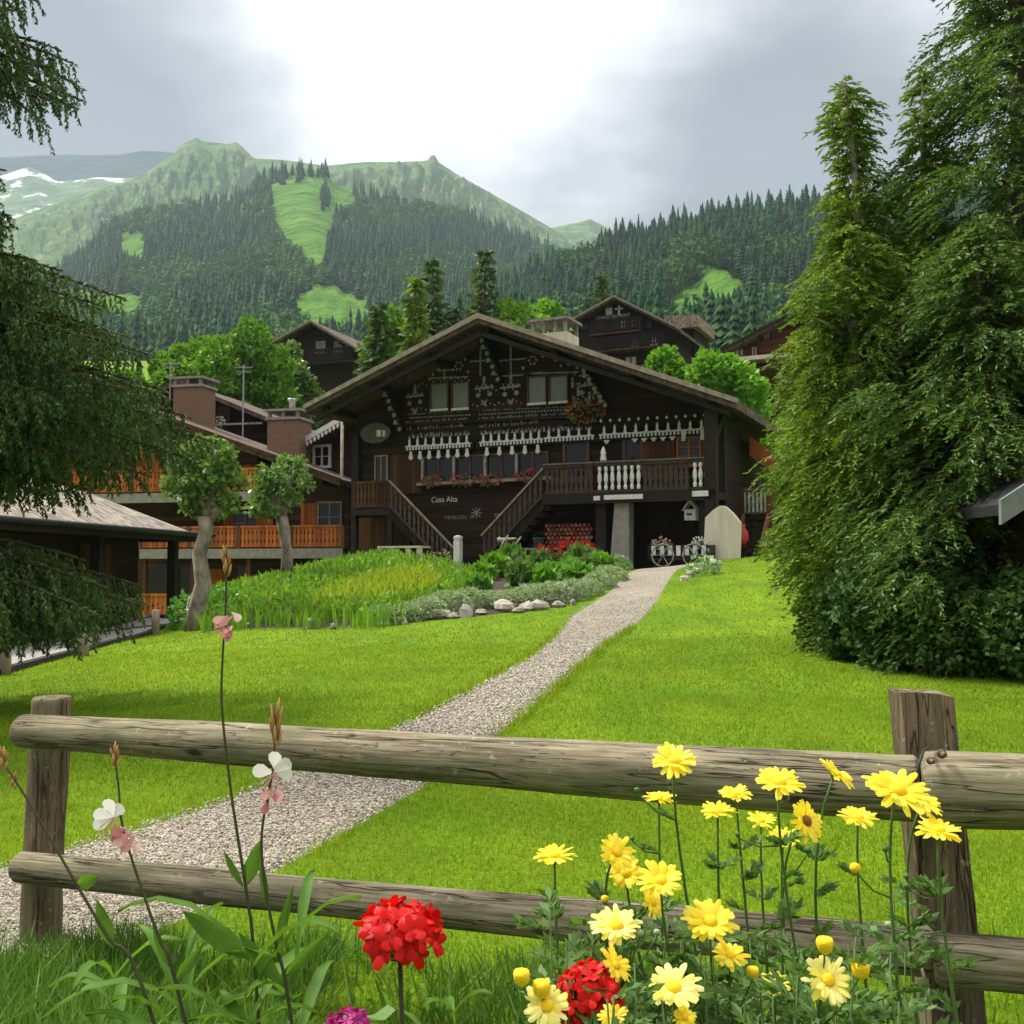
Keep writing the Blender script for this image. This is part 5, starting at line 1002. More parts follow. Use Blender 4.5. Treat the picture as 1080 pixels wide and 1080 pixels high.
H_mead=hillmat('hill_meadow',[(.3,(.08,.20,.022)),(.7,(.13,.27,.03))],.02)
Hill('far_ridge',3700,3300,[(-500,150),(-150,158),(0,166),(60,163),(125,163),(150,159),(175,160),(200,164),(260,172),(330,210),(420,260)],230,H_far,'dark far mountain ridge under the low cloud',3,seed=3)
Hill('snow_slope',3300,2900,[(-500,178),(-150,182),(0,186),(30,176),(45,182),(60,192),(100,188),(150,188),(190,182),(260,205),(320,245)],262,H_snow,'mountain slope streaked with old snow',6,seed=4)
HB=Hill('mountain_ridge',2500,1700,[(-500,330),(-150,285),(0,236),(60,214),(100,200),(130,193),(150,184),(168,172),(182,164),(192,152),(207,145),(214,149),(240,152),(250,150),(268,167),(300,169),(345,175),(385,171),(425,171),(446,170),(452,169),(454,164),(459,164),(462,171),(480,183),(520,205),(560,228),(590,246),(640,292),(750,340)],300,H_grass,'green mountain ridge with a small rock tooth',9,.8,(640,120),seed=8)
Hill('far_peak',3000,2600,[(480,300),(540,262),(575,242),(592,238),(610,235),(622,231),(632,236),(645,243),(690,262),(800,310)],300,H_grass,'small distant peak right of the ridge',5,seed=9)
HC=Hill('forest_hill',1350,380,[(-500,330),(-200,330),(0,310),(60,292),(95,262),(112,243),(150,228),(200,219),(250,211),(275,192),(300,180),(325,177),(345,185),(352,194),(385,207),(430,216),(480,224),(540,248),(590,268),(640,296),(720,335),(820,380)],400,H_mead,'forested foothill with bright clearings',3,.9,(260,60),seed=5)
HD=Hill('wooded_slope',640,150,[(380,420),(440,370),(500,330),(545,303),(590,283),(640,262),(700,248),(760,231),(850,221),(900,218),(1000,214),(1200,205),(1600,210)],428,H_mead,'nearer wooded slope rising to the right',2.2,.9,(200,60),seed=6)
# ---- forests
def inpoly(poly,x,y): return inside([tuple(p) for p in poly],np.asarray(x,float),np.asarray(y,float))
def star_tree(rings,arms,rng,droop=.35):
    V=[];F=[]
    for k in range(rings):
        t=k/rings; z=.08+.86*t; r=(1-t)**.9*.5+.02; b=len(V); V.append((0,0,z+1.35/rings))
        for j in range(arms):
            a=6.283*j/arms+k*.8+rng.uniform(-.25,.25); q=r*rng.uniform(.72,1.18); V.append((math.cos(a)*q,math.sin(a)*q,z-droop*q*.35)); a2=a+3.1416/arms; V.append((math.cos(a2)*q*.5,math.sin(a2)*q*.5,z+.02))
        n=2*arms
        for j in range(n): F.append((b,b+1+j,b+1+(j+1)%n))
    return np.array(V),np.array(F)
def puff_tree(rng,n=120):
    V=[];F=[];L=[(rng.normal(0,.2),rng.normal(0,.2),rng.uniform(.3,.8),rng.uniform(.16,.28)) for _ in range(8)]
    for k in range(n):
        c0=L[k%8]; d=rng.normal(size=3); d/=np.linalg.norm(d); c=np.array(c0[:3])+d*c0[3]; u=np.cross(d+rng.normal(0,.5,3),rng.normal(size=3)); u/=np.linalg.norm(u); w=np.cross(d,u); b=len(V); s=rng.uniform(.06,.11); V+=[c+u*s,c+w*s-u*s*.6,c-w*s-u*s*.6]; F.append((b,b+1,b+2))
    return np.array(V),np.array(F)
def forest(name,pts,h,w,trees,mat,label):
    vs=[];fs=[];o=0
    which=RNG.integers(0,len(trees),len(pts))
    for k,(tv,tf) in enumerate(trees):
        P=pts[which==k]; n=len(P)
        if n==0: continue
        hh=(h*RNG.uniform(.5,1.3,n))[:,None]; ww=(w*RNG.uniform(.65,1.35,n))[:,None]; a=RNG.uniform(0,6.28,n)[:,None]
        x=(tv[None,:,0]*np.cos(a)-tv[None,:,1]*np.sin(a))*ww; y=(tv[None,:,0]*np.sin(a)+tv[None,:,1]*np.cos(a))*ww; z=tv[None,:,2]*hh-hh*.06
        V=np.stack([x,y,z],-1)+P[:,None,:]; vs.append(V.reshape(-1,3)); fs.append((tf[None]+len(tv)*np.arange(n)[:,None,None]).reshape(-1,3)+o); o+=n*len(tv)
    tag(link(name,np_mesh(name,np.concatenate(vs),np.concatenate(fs),mat)),label,'forest',kind='stuff')
r0=np.random.default_rng(31); ST=[star_tree(7,6,r0) for _ in range(5)]; ST2=[star_tree(11,8,r0) for _ in range(5)]; PF=[puff_tree(r0) for _ in range(4)]
CLEAR_C=[[(284,197),(330,190),(350,186),(382,196),(392,214),(372,226),(352,232),(345,258),(342,292),(322,292),(316,270),(300,252),(287,236)],[(126,248),(152,246),(154,276),(128,280)],[(312,316),(345,302),(374,308),(394,330),(394,372),(314,372)],[(60,308),(96,311),(152,311),(156,346),(60,346)]]
def pxpy(hill,px,t): return hill.fp+(hill.cf(px)-hill.fp)*np.asarray(t)**hill.cv
def sample(hill,n,clear,lim,p=.75):
    px=RNG.uniform(*lim,n); t=RNG.random(n)**p; py=pxpy(hill,px,t); k=np.ones(n,bool)
    for c in clear: k&=~inpoly(c,px,py)
    return px[k],t[k],py[k]
px,t,py=sample(HC,9500,CLEAR_C,(-60,760)); nz=np.sin(px*.045+1)+np.sin(px*.021+py*.05)+np.sin(py*.09); keep=None
deci=(nz>.25)&(py>218); P=HC.pt(px,t)
forest('spruce_forest',P[~deci],21,9.5,ST,M['spruce_far'],'dense dark spruce forest covering the foothill')
forest('mixed_forest',P[deci],15,13,PF+ST[:2],M['mixed_far'],'lighter mixed woodland on the lower foothill')
px=np.concatenate([RNG.uniform(372,384,8),RNG.uniform(338,347,14)]); py=np.concatenate([RNG.uniform(205,216,8),RNG.uniform(202,222,14)]); t=((py-HC.fp)/(HC.cf(px)-HC.fp))**(1/HC.cv); forest('spruce_grove',HC.pt(px,np.clip(t,0,1)),20,9,ST,M['spruce_far'],'small spruce grove inside the bright clearing')
CLEAR_D=[[(692,350),(700,322),(716,308),(738,292),(768,294),(790,304),(792,358),(760,362),(720,362)]]
px,t,py=sample(HD,5200,CLEAR_D,(440,1250),.8); P=HD.pt(px,t); nz=np.sin(px*.06+2)+np.sin(px*.03+py*.08)+np.sin(py*.11+1); deci=(nz>.55)&(py>270)
order=np.argsort(P[:,1]); P,deci,px_=P[order],deci[order],px[order]
near_idx=np.where((~deci)&(px_>520)&(px_<830))[0][:150]; rest=np.ones(len(P),bool); rest[near_idx]=False
forest('slope_spruces',P[rest&~deci],16,9.5,ST2,M['spruce_far'],'close spruce forest on the right hand wooded slope'); forest('slope_broadleaves',P[rest&deci],12,11,PF,M['mixed_far'],'lighter broadleaf trees among the spruces of the slope')
mes=[np_mesh('slope_spruce',v*np.array((9.,9.,16)),f,M['spruce_far']) for v,f in ST2]
for q in near_idx:
    o=bpy.data.objects.new('slope_spruce',mes[q%5]); COL.objects.link(o); o.location=P[q]-np.array((0,0,1)); s=random.uniform(.65,1.2); o.scale=(s*random.uniform(.8,1.2),)*2+(s,); o.rotation_euler=(0,0,random.uniform(0,6))
    tag(o,'dark spruce standing low on the nearer wooded slope','tree','spruces low on the wooded slope')
# ---- air
hz,nt_h=None,None
m=bpy.data.materials.new('haze_air'); m.use_nodes=True; nt=m.node_tree; nt.nodes.remove(nt.nodes['Principled BSDF']); pv_=nt.nodes.new('ShaderNodeVolumePrincipled'); pv_.inputs['Color'].default_value=(.66,.82,.92,1); pv_.inputs['Density'].default_value=HAZE if 'HAZE' in globals() else 1.25e-4; pv_.inputs['Anisotropy'].default_value=.1
nt.links.new(pv_.outputs[0],nt.nodes['Material Output'].inputs['Volume'])
dg=bpy.context.evaluated_depsgraph_get(); lo=min((o.matrix_world@Vector(c)).z for o in COL.objects if o.type=='MESH' for c in o.bound_box); hi=max((o.matrix_world@Vector(c)).z for o in COL.objects if o.type=='MESH' for c in o.bound_box)
xm=max(max(abs((o.matrix_world@Vector(c)).x) for c in o.bound_box) for o in COL.objects if o.type=='MESH'); ym=max(max((o.matrix_world@Vector(c)).y for c in o.bound_box) for o in COL.objects if o.type=='MESH')
tag(MB().box(-xm-20,xm+20,-60,ym+20,lo-1,hi+5).build('haze',m),'pale mountain haze filling the valley air','haze',kind='stuff')
# ================================================================== GARDEN BED
BP=BED; minx,miny=BP.min(0); maxx,maxy=BP.max(0)
def bedpx(poly,n):
    Q=np.array([tuple(gpt(*q).xy) for q in poly]); x=RNG.uniform(Q[:,0].min(),Q[:,0].max(),n*4); y=RNG.uniform(Q[:,1].min(),Q[:,1].max(),n*4); k=inside(Q,x,y); return x[k][:n],y[k][:n]
# soil under the planting
k=[(p[0],p[1]) for p in BP]; cx_,cy_=np.mean(BP,0); V=[];F=[];N=len(k)*6; ring=[Vector((*k[i],0)).lerp(Vector((*k[(i+1)%len(k)],0)),j/6) for i in range(len(k)) for j in range(6)]
for r_ in range(13):
    for p in ring: V.append((cx_+(p.x-cx_)*r_/12,cy_+(p.y-cy_)*r_/12,0))
V=np.array(V); V[:,2]=ground(V[:,0],V[:,1])+.03; V[-N:,2]-=.06
i=np.array([(a*N+b_,a*N+(b_+1)%N,(a+1)*N+(b_+1)%N,(a+1)*N+b_) for a in range(12) for b_ in range(N)])
tag(link('flower_bed_soil',np_mesh('flower_bed_soil',V,i,M['soil'],True)),'dark soil of the raised flower bed','soil',kind='structure')
def big_blades(x,y,h,w,lean,mat,name,label,cat):
    n=len(x); z=ground(x,y); a=RNG.uniform(0,6.283,n); la=RNG.uniform(0,6.283,n); l=np.abs(RNG.normal(0,1,n))*lean*h; c,s=np.cos(a)*w/2,np.sin(a)*w/2; lx,ly=np.cos(la)*l,np.sin(la)*l
    V=np.stack([np.stack([x-c*.6,y-s*.6,z],1),np.stack([x+c*.6,y+s*.6,z],1),np.stack([x+c+lx*.3,y+s+ly*.3,z+h*.6],1),np.stack([x-c+lx*.3,y-s+ly*.3,z+h*.6],1),np.stack([x+c*.1+lx,y+s*.1+ly,z+h],1),np.stack([x-c*.1+lx,y-s*.1+ly,z+h],1)],1).reshape(-1,3)
    b_=6*np.arange(n)[:,None]; F=np.concatenate([b_+np.array([[0,1,2,3]]),b_+np.array([[3,2,4,5]])],0)
    tag(link(name,np_mesh(name,V,F,mat)),label,cat,kind='stuff')
IR=[(212,668),(330,664),(400,664),(440,655),(480,640),(500,622),(470,607),(425,600),(400,596),(330,604),(222,630)]
x,y=bedpx(IR,9000); h=RNG.uniform(.24,.50,len(x)); big_blades(x,y,h,RNG.uniform(.03,.06,len(x)),.28,M['iris'],'iris_leaves','tall sword shaped green leaves massed in the flower bed','plants')
x,y=bedpx([(320,655),(400,650),(450,640),(470,630),(450,615),(400,622),(340,640)],2300); big_blades(x,y,RNG.uniform(.42,.60,len(x)),RNG.uniform(.02,.05,len(x)),.3,M['iris_yellow'],'yellow_iris_leaves','yellowish leaf tips and flowers in the middle of the flower bed','plants')
x,y=bedpx([(q[0],q[1]-(5 if q[1]>650 else 0)) for q in IR],24000); P=np.stack([x,y,ground(x,y)+RNG.uniform(.12,.44,len(x))],1); Dr=np.tile(np.array((0,0,.75)),(len(x),1)); V=leaf_quads(P,Dr,.17,.034,jit=.6); tag(link('bed_foliage',np_mesh('bed_foliage',V,quads(V),M['iris'])),'bushy lime green foliage topping the left half of the flower bed','plants',kind='stuff')
# silver edging cushions, each a plant
EDGE=[(405,655),(428,652),(450,649),(472,645),(494,641),(516,639),(538,638),(560,636),(582,634),(603,630),(620,625),(633,618),(642,611)]
pl=None
for px,py in EDGE:
    p=gpt(px,py+4); o=empty('silver_cushion',(p.x,p.y+.25,G(p.x,p.y+.25)),random.uniform(0,6),'silvery cushion plant in the edging along the front of the bed','plant','silver edging plants')
    if pl is None:
        P,Dr=leaves_on((0,0,.12),(.45,.38,.26),1500,0,shell=.8); k=P[:,2]>-.02; V=leaf_quads(P[k],Dr[k],.075,.022,jit=.7); pl=np_mesh('foliage',V,quads(V),M['silver_leaf']); c=MB(); c.blob((0,0,.06),.30,10,.2,(1.1,.95,.6)); 
    link('foliage',pl,o); s=random.uniform(.8,1.2); o.scale=(s,s,random.uniform(.8,1.15))
# leafy vegetable and flower clumps
vm=[]
for mt in ('veg_leaf','bright_leaf','daisy_leaf'):
    P,Dr=leaves_on((0,0,.16),(.22,.22,.20),260,0,shell=.3); V=leaf_quads(P,Dr+np.array((0,0,.4)),.17,.075,jit=.5); vm.append(np_mesh('leaf_clump',V,quads(V),M[mt]))
x,y=bedpx([(470,640),(520,636),(590,628),(630,614),(645,602),(610,594),(540,596),(500,608),(480,622)],75)
for a,b_ in zip(x,y):
    o=bpy.data.objects.new('leafy_plant',vm[random.randrange(3)]); COL.objects.link(o); o.location=(a,b_,G(a,b_)); s=random.uniform(.7,1.5); o.scale=(s,s,s*random.uniform(.8,1.3)); o.rotation_euler=(0,0,random.uniform(0,6)); tag(o,'leafy green plant growing in the right half of the flower bed','plant','leafy plants in the bed')
# edging stones
st_lab={}
for px,py,r,pale in ((216,663,.13,0),(262,662,.10,0),(331,662,.20,1),(352,663,.11,0),(405,660,.12,1),(424,658,.10,1),(455,653,.15,0),(466,652,.20,1),(478,652,.14,0),(493,650,.24,1),(508,648,.15,0),(532,645,.25,1),(546,646,.13,0),(556,644,.19,1),(570,643,.20,1),(590,640,.16,0),(604,638,.12,0)):
    p=gpt(px,py); o=MB().blob((0,0,0),r*.8,9,.35,(1.15,.8,.75)).build('garden_stone',M['pale_stone' if pale else 'stone'],None); o.location=(p.x,p.y-.02,G(p.x,p.y)+r*.25); o.rotation_euler=(0,0,random.uniform(0,6)); tag(o,'pale stone in the edging of the flower bed' if pale else 'brownish stone in the edging of the flower bed','stone','pale edging stones' if pale else 'brown edging stones')
# red geraniums before the firewood, rocks by the path head
for px,py,r,n,lab in ((605,588,.60,240,'mass of red geraniums in front of the firewood pile'),(572,594,.3,60,'small red flowered plant at the end of the plank bench')):
    p=fr.L(px,600,2.7); w=fr.world(p); zz_=G(w.x,w.y); tz=at(px,py-8,w.y).z; e=empty('geranium_bush',(w.x,w.y,zz_),0,lab,'flowers'); P,Dr=leaves_on((0,0,(tz-zz_)*.5),(r*1.1,r*.6,(tz-zz_)*.55),500,0,shell=.4); leafobj('foliage',P,Dr,.13,.09,M['daisy_leaf'],e)
    P,Dr=leaves_on((0,0,(tz-zz_)),(r*1.15,r*.6,.30),n,0,shell=.2); leafobj('blossoms',P,Dr,.10,.08,M['geranium_red'],e,jit=1)
for px,py,r in ((746,601,.16),(736,604,.13),(728,608,.11),(752,597,.18),(722,612,.10)):
    p=gpt(px,py); o=MB().blob((0,0,0),r,8,.35,(1.2,.9,.7)).build('path_stone',M['pale_stone'],None); o.location=(p.x,p.y,p.z+r*.25); tag(o,'pale stone heaped beside the head of the gravel path','stone','stones by the path head')
for px,py,lab in ((741,606,'pale flowering tuft beside the stones at the path head'),(652,602,'yellowish tuft at the right end of the flower bed')):
    p=gpt(px,py); flowers_at((p.x,p.y,p.z),(.35,.3,.28),160,'silver_leaf',lab,None,'flower_tuft',.10)
# bollards beside the lane
for px,pt,pb,w,lab in ((3,680,712,.17,'wooden bollard at the far left edge beside the lane'),(88,668,692,.15,'wooden bollard under the spruce branches beside the lane'),(164,643,670,.15,'wooden bollard beside the lane nearest the pale pollard trunk')):
    p=gpt(px,pb); h=at(px,pt,p.y).z-p.z; o=MB().lathe([(w*.5,-.2),(w*.52,h*.6),(w*.48,h*.96),(w*.3,h)],9).build('bollard',M['grey_wood'],None,True); o.location=p; tag(o,lab,'bollard')
p=gpt(196,664); 
for q,lab in (((198,662),'ivy like shrub at the left foot of the thick pollard trunk'),((240,652),'grassy tuft between the thick pollard trunk and the iris leaves')):
    p=gpt(*q); flowers_at((p.x,p.y,p.z),(.35,.3,.45),170,'veg_leaf',lab,None,'foot_shrub',.13,'shrub')
# ================================================================== FOREGROUND FLOWERS
def curve_pts(a,b,bend,n=12):
    a=Vector(a); b=Vector(b); bend=Vector(bend); return [a.lerp(b,t)+bend*(4*t*(1-t)) for t in (k/(n-1) for k in range(n))]
def petal_ring(m,n,L,w,r0,tilt,cup,rng,thick=2):
    """petals with a rounded notched end, slightly arched"""
    for k in range(n):
        a=6.283*k/n+rng.uniform(-.08,.08); l=L*rng.uniform(.74,1.14); ti=tilt+rng.uniform(-.25,.2); ww=w*rng.uniform(.7,1.15); tw=rng.uniform(-.45,.45)
        ca,sa=math.cos(a),math.sin(a); pts=[]
        for f,q in ((0,.45),(.25,.85),(.55,1.0),(.82,.88),(.97,.5)):
            r=r0+l*f*math.cos(ti); z=l*f*math.sin(ti)+cup*l*f*(1-f)*2; 
            for sg in (-1,0,1): pts.append((ca*r-sa*ww*.5*q*sg,sa*r+ca*ww*.5*q*sg,z-abs(sg)*ww*.10+sg*tw*ww*.3))
        r=r0+l*.93*math.cos(ti); b=len(m.v); m.v+=pts
        for i in range(4):
            for j in range(2): m.f.append((b+i*3+j,b+(i+1)*3+j,b+(i+1)*3+j+1,b+i*3+j+1))
def daisy_head(kind):
    rng=random.Random(kind*13+1); m=MB(); petal_ring(m,17,.0245,.0080,.0050,.08,.16,rng); petal_ring(m,14,.0215,.0074,.0042,.32,.12,rng)
    me=m; c=MB(); c.lathe([(.0072,-.001),(.0076,.0022),(.0064,.0042),(.0040,.0056),(.0,.0060)],14)
    d=MB(); d.lathe([(.0022,-.008),(.0062,-.0055),(.0088,-.001)],10); return m,c,d
HEADS=[]
for k in range(9):
    m,c,d=daisy_head(k); HEADS.append((m,c,d))
HM={}
def head_meshes(k,mat,disc):
    key=(k,mat,disc)
    if key not in HM:
        out=[]
        for mb,nm,mt,sm in zip(HEADS[k],('petals','flower_centre','calyx'),(mat,disc,'stem_green'),(True,True,True)):
            o=mb.build(nm,M[mt],None,sm); out.append(o.data); bpy.data.objects.remove(o)
        HM[key]=out
    return HM[key]
def tube_obj(name,pts,rad,mat,parent,n=6): return MB().tube(pts,rad,n).build(name,M[mat],parent,True)
def pinnate(P,Dr,base,direction,L,rng):
    """a feathery lobed leaf: little lobes along a midrib"""
    d=Vector(direction).normalized(); s=d.cross(Vector((0,0,1))); s=s.normalized() if s.length>.01 else Vector((1,0,0))
    for k in range(8):
        f=(k+.6)/8; p=Vector(base)+d*L*f+Vector((0,0,-.25*L*f*f))
        for sg in (-1,1): P.append(tuple(p)); Dr.append(tuple(d*.8+s*sg*(.9-.6*f)))
    P.append(tuple(Vector(base)+d*L*.5)); Dr.append(tuple(d))
def bud(parent,c,r,mat='stem_green',name='bud'): o=MB().lathe([(.2*r,-r),(.8*r,-.55*r),(.95*r,0),(1.0*r,.35*r),(.85*r,.8*r),(.6*r,.72*r)] if r>.006 else [(.2*r,-r),(.85*r,-.5*r),(r,0),(.8*r,.55*r),(.25*r,.8*r)],9,c).build(name,M[mat],parent,True); return o
SHEAR=[]
def daisy(px,py,wpx,Y,tilt,az,label,base=None,mat='yellow_petal',disc='daisy_disc',buds=(),rad=.0018,leaf=True,flat=1):
    h=at(px,py,Y); rng=random.Random(int(px*7+py)); sc=wpx/FPX*Y/.063
    if base is None: base=(.28+(px-720)/1000+rng.uniform(-.05,.05),Y+rng.uniform(-.08,.1))
    bx,by=base; bz=G(bx,by); e=empty('yellow_daisy',(bx,by,bz),0,label,'daisy','yellow daisies in front of the fence'); hl=h-Vector((bx,by,bz))
    nrm=Vector((math.sin(tilt)*math.sin(az),-math.sin(tilt)*math.cos(az),math.cos(tilt))); end=hl-nrm*.008*sc
    mid=Vector((hl.x*.35+rng.uniform(-.05,.05),hl.y*.4,hl.z*.5)); pts=[]
    p0,p1,p2,p3=Vector((0,0,-.01)),mid,end-nrm*.10-Vector((0,0,.05)),end
    for k in range(15): t=k/14; pts.append(p0*(1-t)**3+p1*3*t*(1-t)**2+p2*3*t*t*(1-t)+p3*t**3)
    tube_obj('stem',pts,[rad*1.5-rad*.7*k/14 for k in range(15)],'stem_green',e)
    q=Vector((0,0,1)).rotation_difference(nrm); a=Matrix.LocRotScale(hl,q@Matrix.Rotation(rng.uniform(0,6),3,'Z').to_quaternion(),(sc,sc,sc))
    for me,nm in zip(head_meshes(rng.randrange(9),mat,disc),('petals','flower_centre','calyx')):
        o=link(nm,me,e); o.matrix_local=a
    if leaf:
        P=[];Dr=[]
        for k in range(13):
            i=rng.randrange(4,13); an=rng.uniform(0,6.28); pinnate(P,Dr,pts[i],(math.cos(an),math.sin(an),.75),rng.uniform(.03,.06)*(1.25-i/16),rng)
        V=leaf_quads(np.array(P),np.array(Dr),.015,.0032,jit=.18); link('foliage',np_mesh('foliage',V,quads(V),M['daisy_leaf']),e)
    for bx_,by_,br,bm in buds:
        c=at(bx_,by_,Y)-Vector((bx,by,bz)); j=min(range(4,13),key=lambda i:(pts[i]-c).length+(.03 if pts[i].z>c.z-.01 else 0)); 
        s=MB().tube([pts[j],(pts[j]+c)/2+Vector((0,0,-.008)),c-Vector((0,0,.004))],[.0012,.0011,.0011],5).build('bud_stalk',M['stem_green'],e,True)
        bud(e,c,br,bm)
    return e
T=R
D_=[(711,803,56,1.30,25,0,'highest yellow daisy at the left, standing before the top rail'),
(822,826,58,1.25,22,0,'broad yellow daisy in the middle, overlapping the underside of the top rail'),
(882,817,48,1.35,35,70,'yellow daisy tipped to one side just left of the largest pair'),
(946,834,76,1.12,30,10,'largest yellow daisy, spread out left of the split post'),
(974,846,46,1.25,38,40,'yellow daisy tucked behind the right rim of the largest one'),
(990,876,56,1.22,14,0,'yellow daisy seen edge on directly before the split post'),
(585,903,51,1.25,8,0,'lone flat yellow daisy on the tall dark stem farthest left'),
(650,899,46,1.2,52,30,'yellow daisy turned to the camera at the top of the tight cluster'),
(660,921,42,1.22,46,-10,'yellow daisy pressed beneath the top one of the tight cluster'),
(697,929,54,1.12,34,-8,'bright yellow daisy at the right of the tight cluster'),
(688,952,36,1.25,60,50,'small yellow daisy hanging low under the tight cluster'),
(695,842,38,1.45,6,0,'thin edge on yellow daisy just below the highest one'),
(757,856,44,1.4,7,0,'edge on yellow daisy left of the loose middle group'),
(776,838,38,1.42,14,-30,'half hidden yellow daisy behind the broad middle one'),
(850,866,50,1.3,62,35,'yellow daisy with a brown centre facing the camera'),
(826,884,40,1.38,18,0,'yellow daisy below the broad middle one'),
(905,863,48,1.36,16,0,'yellow daisy under the tipped one, right of the brown centred one'),
(803,866,34,1.46,18,0,'small far yellow daisy inside the loose middle group'),
(650,977,60,1.15,24,0,'ragged pale yellow daisy above the second red geranium'),
(749,972,61,1.1,34,-6,'yellow daisy in front of the lower rail at centre right'),
(770,1008,43,1.1,26,0,'smaller yellow daisy just under the one at the lower rail'),
(711,1042,63,1.05,28,0,'pale rimmed yellow daisy low beside the second red geranium'),
(818,1037,37,1.1,22,0,'small yellow daisy low down, left of the open facing one'),
(873,1034,60,1.02,52,15,'pale yellow daisy low down, open towards the camera'),
(577,1061,56,1.03,54,-10,'pale yellow daisy at the bottom edge, left of the second red geranium'),
(649,1018,44,1.1,48,55,'yellow daisy leaning over the top of the second red geranium'),
(647,1073,34,1.05,40,0,'cut off yellow daisy at the bottom, right under the second red geranium'),
(722,1074,30,1.05,40,10,'cut off yellow daisy at the bottom edge, below the pale rimmed one')]
BUD={0:((672,833,.004,'daisy_leaf'),),11:((667,884,.0035,'daisy_leaf'),),1:((852,896,.0042,'daisy_leaf'),(778,880,.0035,'daisy_leaf')),3:((934,895,.004,'daisy_leaf'),(902,915,.006,'daisy_disc')),5:((957,934,.0045,'daisy_leaf'),(956,924,.004,'daisy_leaf'),(937,975,.0045,'silver_leaf')),8:((638,948,.005,'daisy_disc'),(637,957,.004,'silver_leaf')),18:((675,984,.0045,'silver_leaf'),(693,983,.004,'silver_leaf')),20:((794,1026,.0065,'daisy_disc'),),23:((870,997,.0085,'daisy_disc'),(908,1023,.009,'daisy_disc')),24:((550,1031,.0085,'daisy_disc'),(571,1043,.009,'daisy_disc'))}
for k,(px,py,w,Y,ti,az,lab) in enumerate(D_):
    pale=k in (18,21,23,24)
    daisy(px,py,w,Y,R(ti),R(az),lab,mat='pale_yellow_petal' if pale else 'yellow_petal',disc='brown_disc' if k==14 else 'daisy_disc',buds=BUD.get(k,()),base=(at(600,1000,1.2).x+.02,1.3) if k==6 else None)
# leafy stems that carry no flower: the bushy base of the daisies
rngd=random.Random(3); P=[];Dr=[]; sm=MB()
for k in range(95):
    px=rngd.uniform(560,960); Y=rngd.uniform(1.0,1.45); top=at(px,rngd.uniform(985,1110)-(50 if rngd.random()<.15 else 0),Y); bx=top.x+rngd.uniform(-.06,.06); by=Y+rngd.uniform(-.04,.04); bz=G(bx,by); pts=[Vector((bx,by,bz)).lerp(top,t)+Vector((.012*math.sin(3*t+k),0,0)) for t in (0,.25,.5,.75,1)]; sm.tube(pts,[.0022,.002,.0018,.0015,.001],5)
    for j in range(15): t=rngd.uniform(.35,1); i=min(3,int(t*4)); b_=pts[i].lerp(pts[i+1],t*4-i); an=rngd.uniform(0,6.28); pinnate(P,Dr,b_,(math.cos(an),math.sin(an),rngd.uniform(.2,.9)),rngd.uniform(.03,.06),rngd)
gc_=empty('daisy_foliage',(.27,1.25,G(.27,1.25)),0,'feathery green daisy foliage filling the bottom right','plant'); iv=Matrix.Translation(-gc_.location)
V=leaf_quads(np.array(P),np.array(Dr),.017,.0038,jit=.18)-np.array(gc_.location); link('foliage',np_mesh('foliage',V,quads(V),M['daisy_leaf']),gc_); o=sm.build('stem',M['stem_green'],gc_,True); o.data.transform(iv)
# red geraniums
def geranium(px,py,wpx,hpx,Y,label,mat='red_petal',base=None,nf=34,seed=1,leaves=True):
    c=at(px,py,Y); rng=random.Random(seed); R1=wpx/FPX*Y/2; R2=hpx/FPX*Y/2; b=base or (c.x+.004,c.y+.01); bz=G(*b); e=empty('geranium',(b[0],b[1],bz),0,label,'geranium'); cl=c-Vector((b[0],b[1],bz)); hub=cl-Vector((0,0,R2*.85))
    tube_obj('stem',curve_pts((0,0,0),hub,(.006,0,0)),.0026,'stem_dark',e); m=MB(); pm=MB()
    for k in range(nf):
        z=1-1.45*(k+.5)/nf; a=k*2.39996; rr=math.sqrt(max(0,1-z*z)); d=Vector((rr*math.cos(a),rr*math.sin(a),z)); jr=rng.uniform(.66,.92); ctr=cl+Vector((d.x*R1*jr,d.y*R1*jr,d.z*R2*jr)); pm.tube([hub,(hub+ctr)/2+Vector((0,0,-.003)),ctr],.0009,4)
        q=Vector((0,0,1)).rotation_difference((d+Vector((rng.uniform(-.3,.3),rng.uniform(-.3,.3),.2))).normalized()); mm=MB(); petal_ring(mm,5,R1*.33,R1*.23,.001,rng.uniform(.05,.5),.1,rng)
        off=rng.uniform(0,6)
        m.add([ctr+q@(Matrix.Rotation(off,3,'Z')@Vector(v)) for v in mm.v],mm.f)
    m.build('petals',M[mat],e,True); pm.build('flower_stalks',M['stem_dark'],e)
    if leaves:
        m=MB()
        for k in range(9):
            a=rng.uniform(0,6.28); r=rng.uniform(.03,.09); zc=cl.z-rng.uniform(.10,.26); cx_,cy_=r*math.cos(a),r*math.sin(a); n=14; R0=rng.uniform(.02,.034); b0=len(m.v); m.v.append((cx_,cy_,zc-.004))
            for j in range(n): t=6.283*j/n; q=R0*(1+.12*math.cos(7*t)); m.v.append((cx_+q*math.cos(t),cy_+q*math.sin(t),zc+.006*math.sin(3*t)+.3*q*math.sin(t+a)))
            for j in range(n): m.f.append((b0,b0+1+j,b0+1+(j+1)%n))
        m.build('leaf',M['daisy_leaf'],e,True)
geranium(422,985,97,66,1.15,'round bright red geranium head on a dark stem, in front of the lower rail',seed=4)
geranium(622,1052,78,76,1.10,'red geranium head low among the yellow daisies',seed=9)
geranium(366,1084,52,34,1.05,'fading magenta geranium at the bottom, left of the round red one','magenta_petal',seed=6,nf=24,leaves=False)
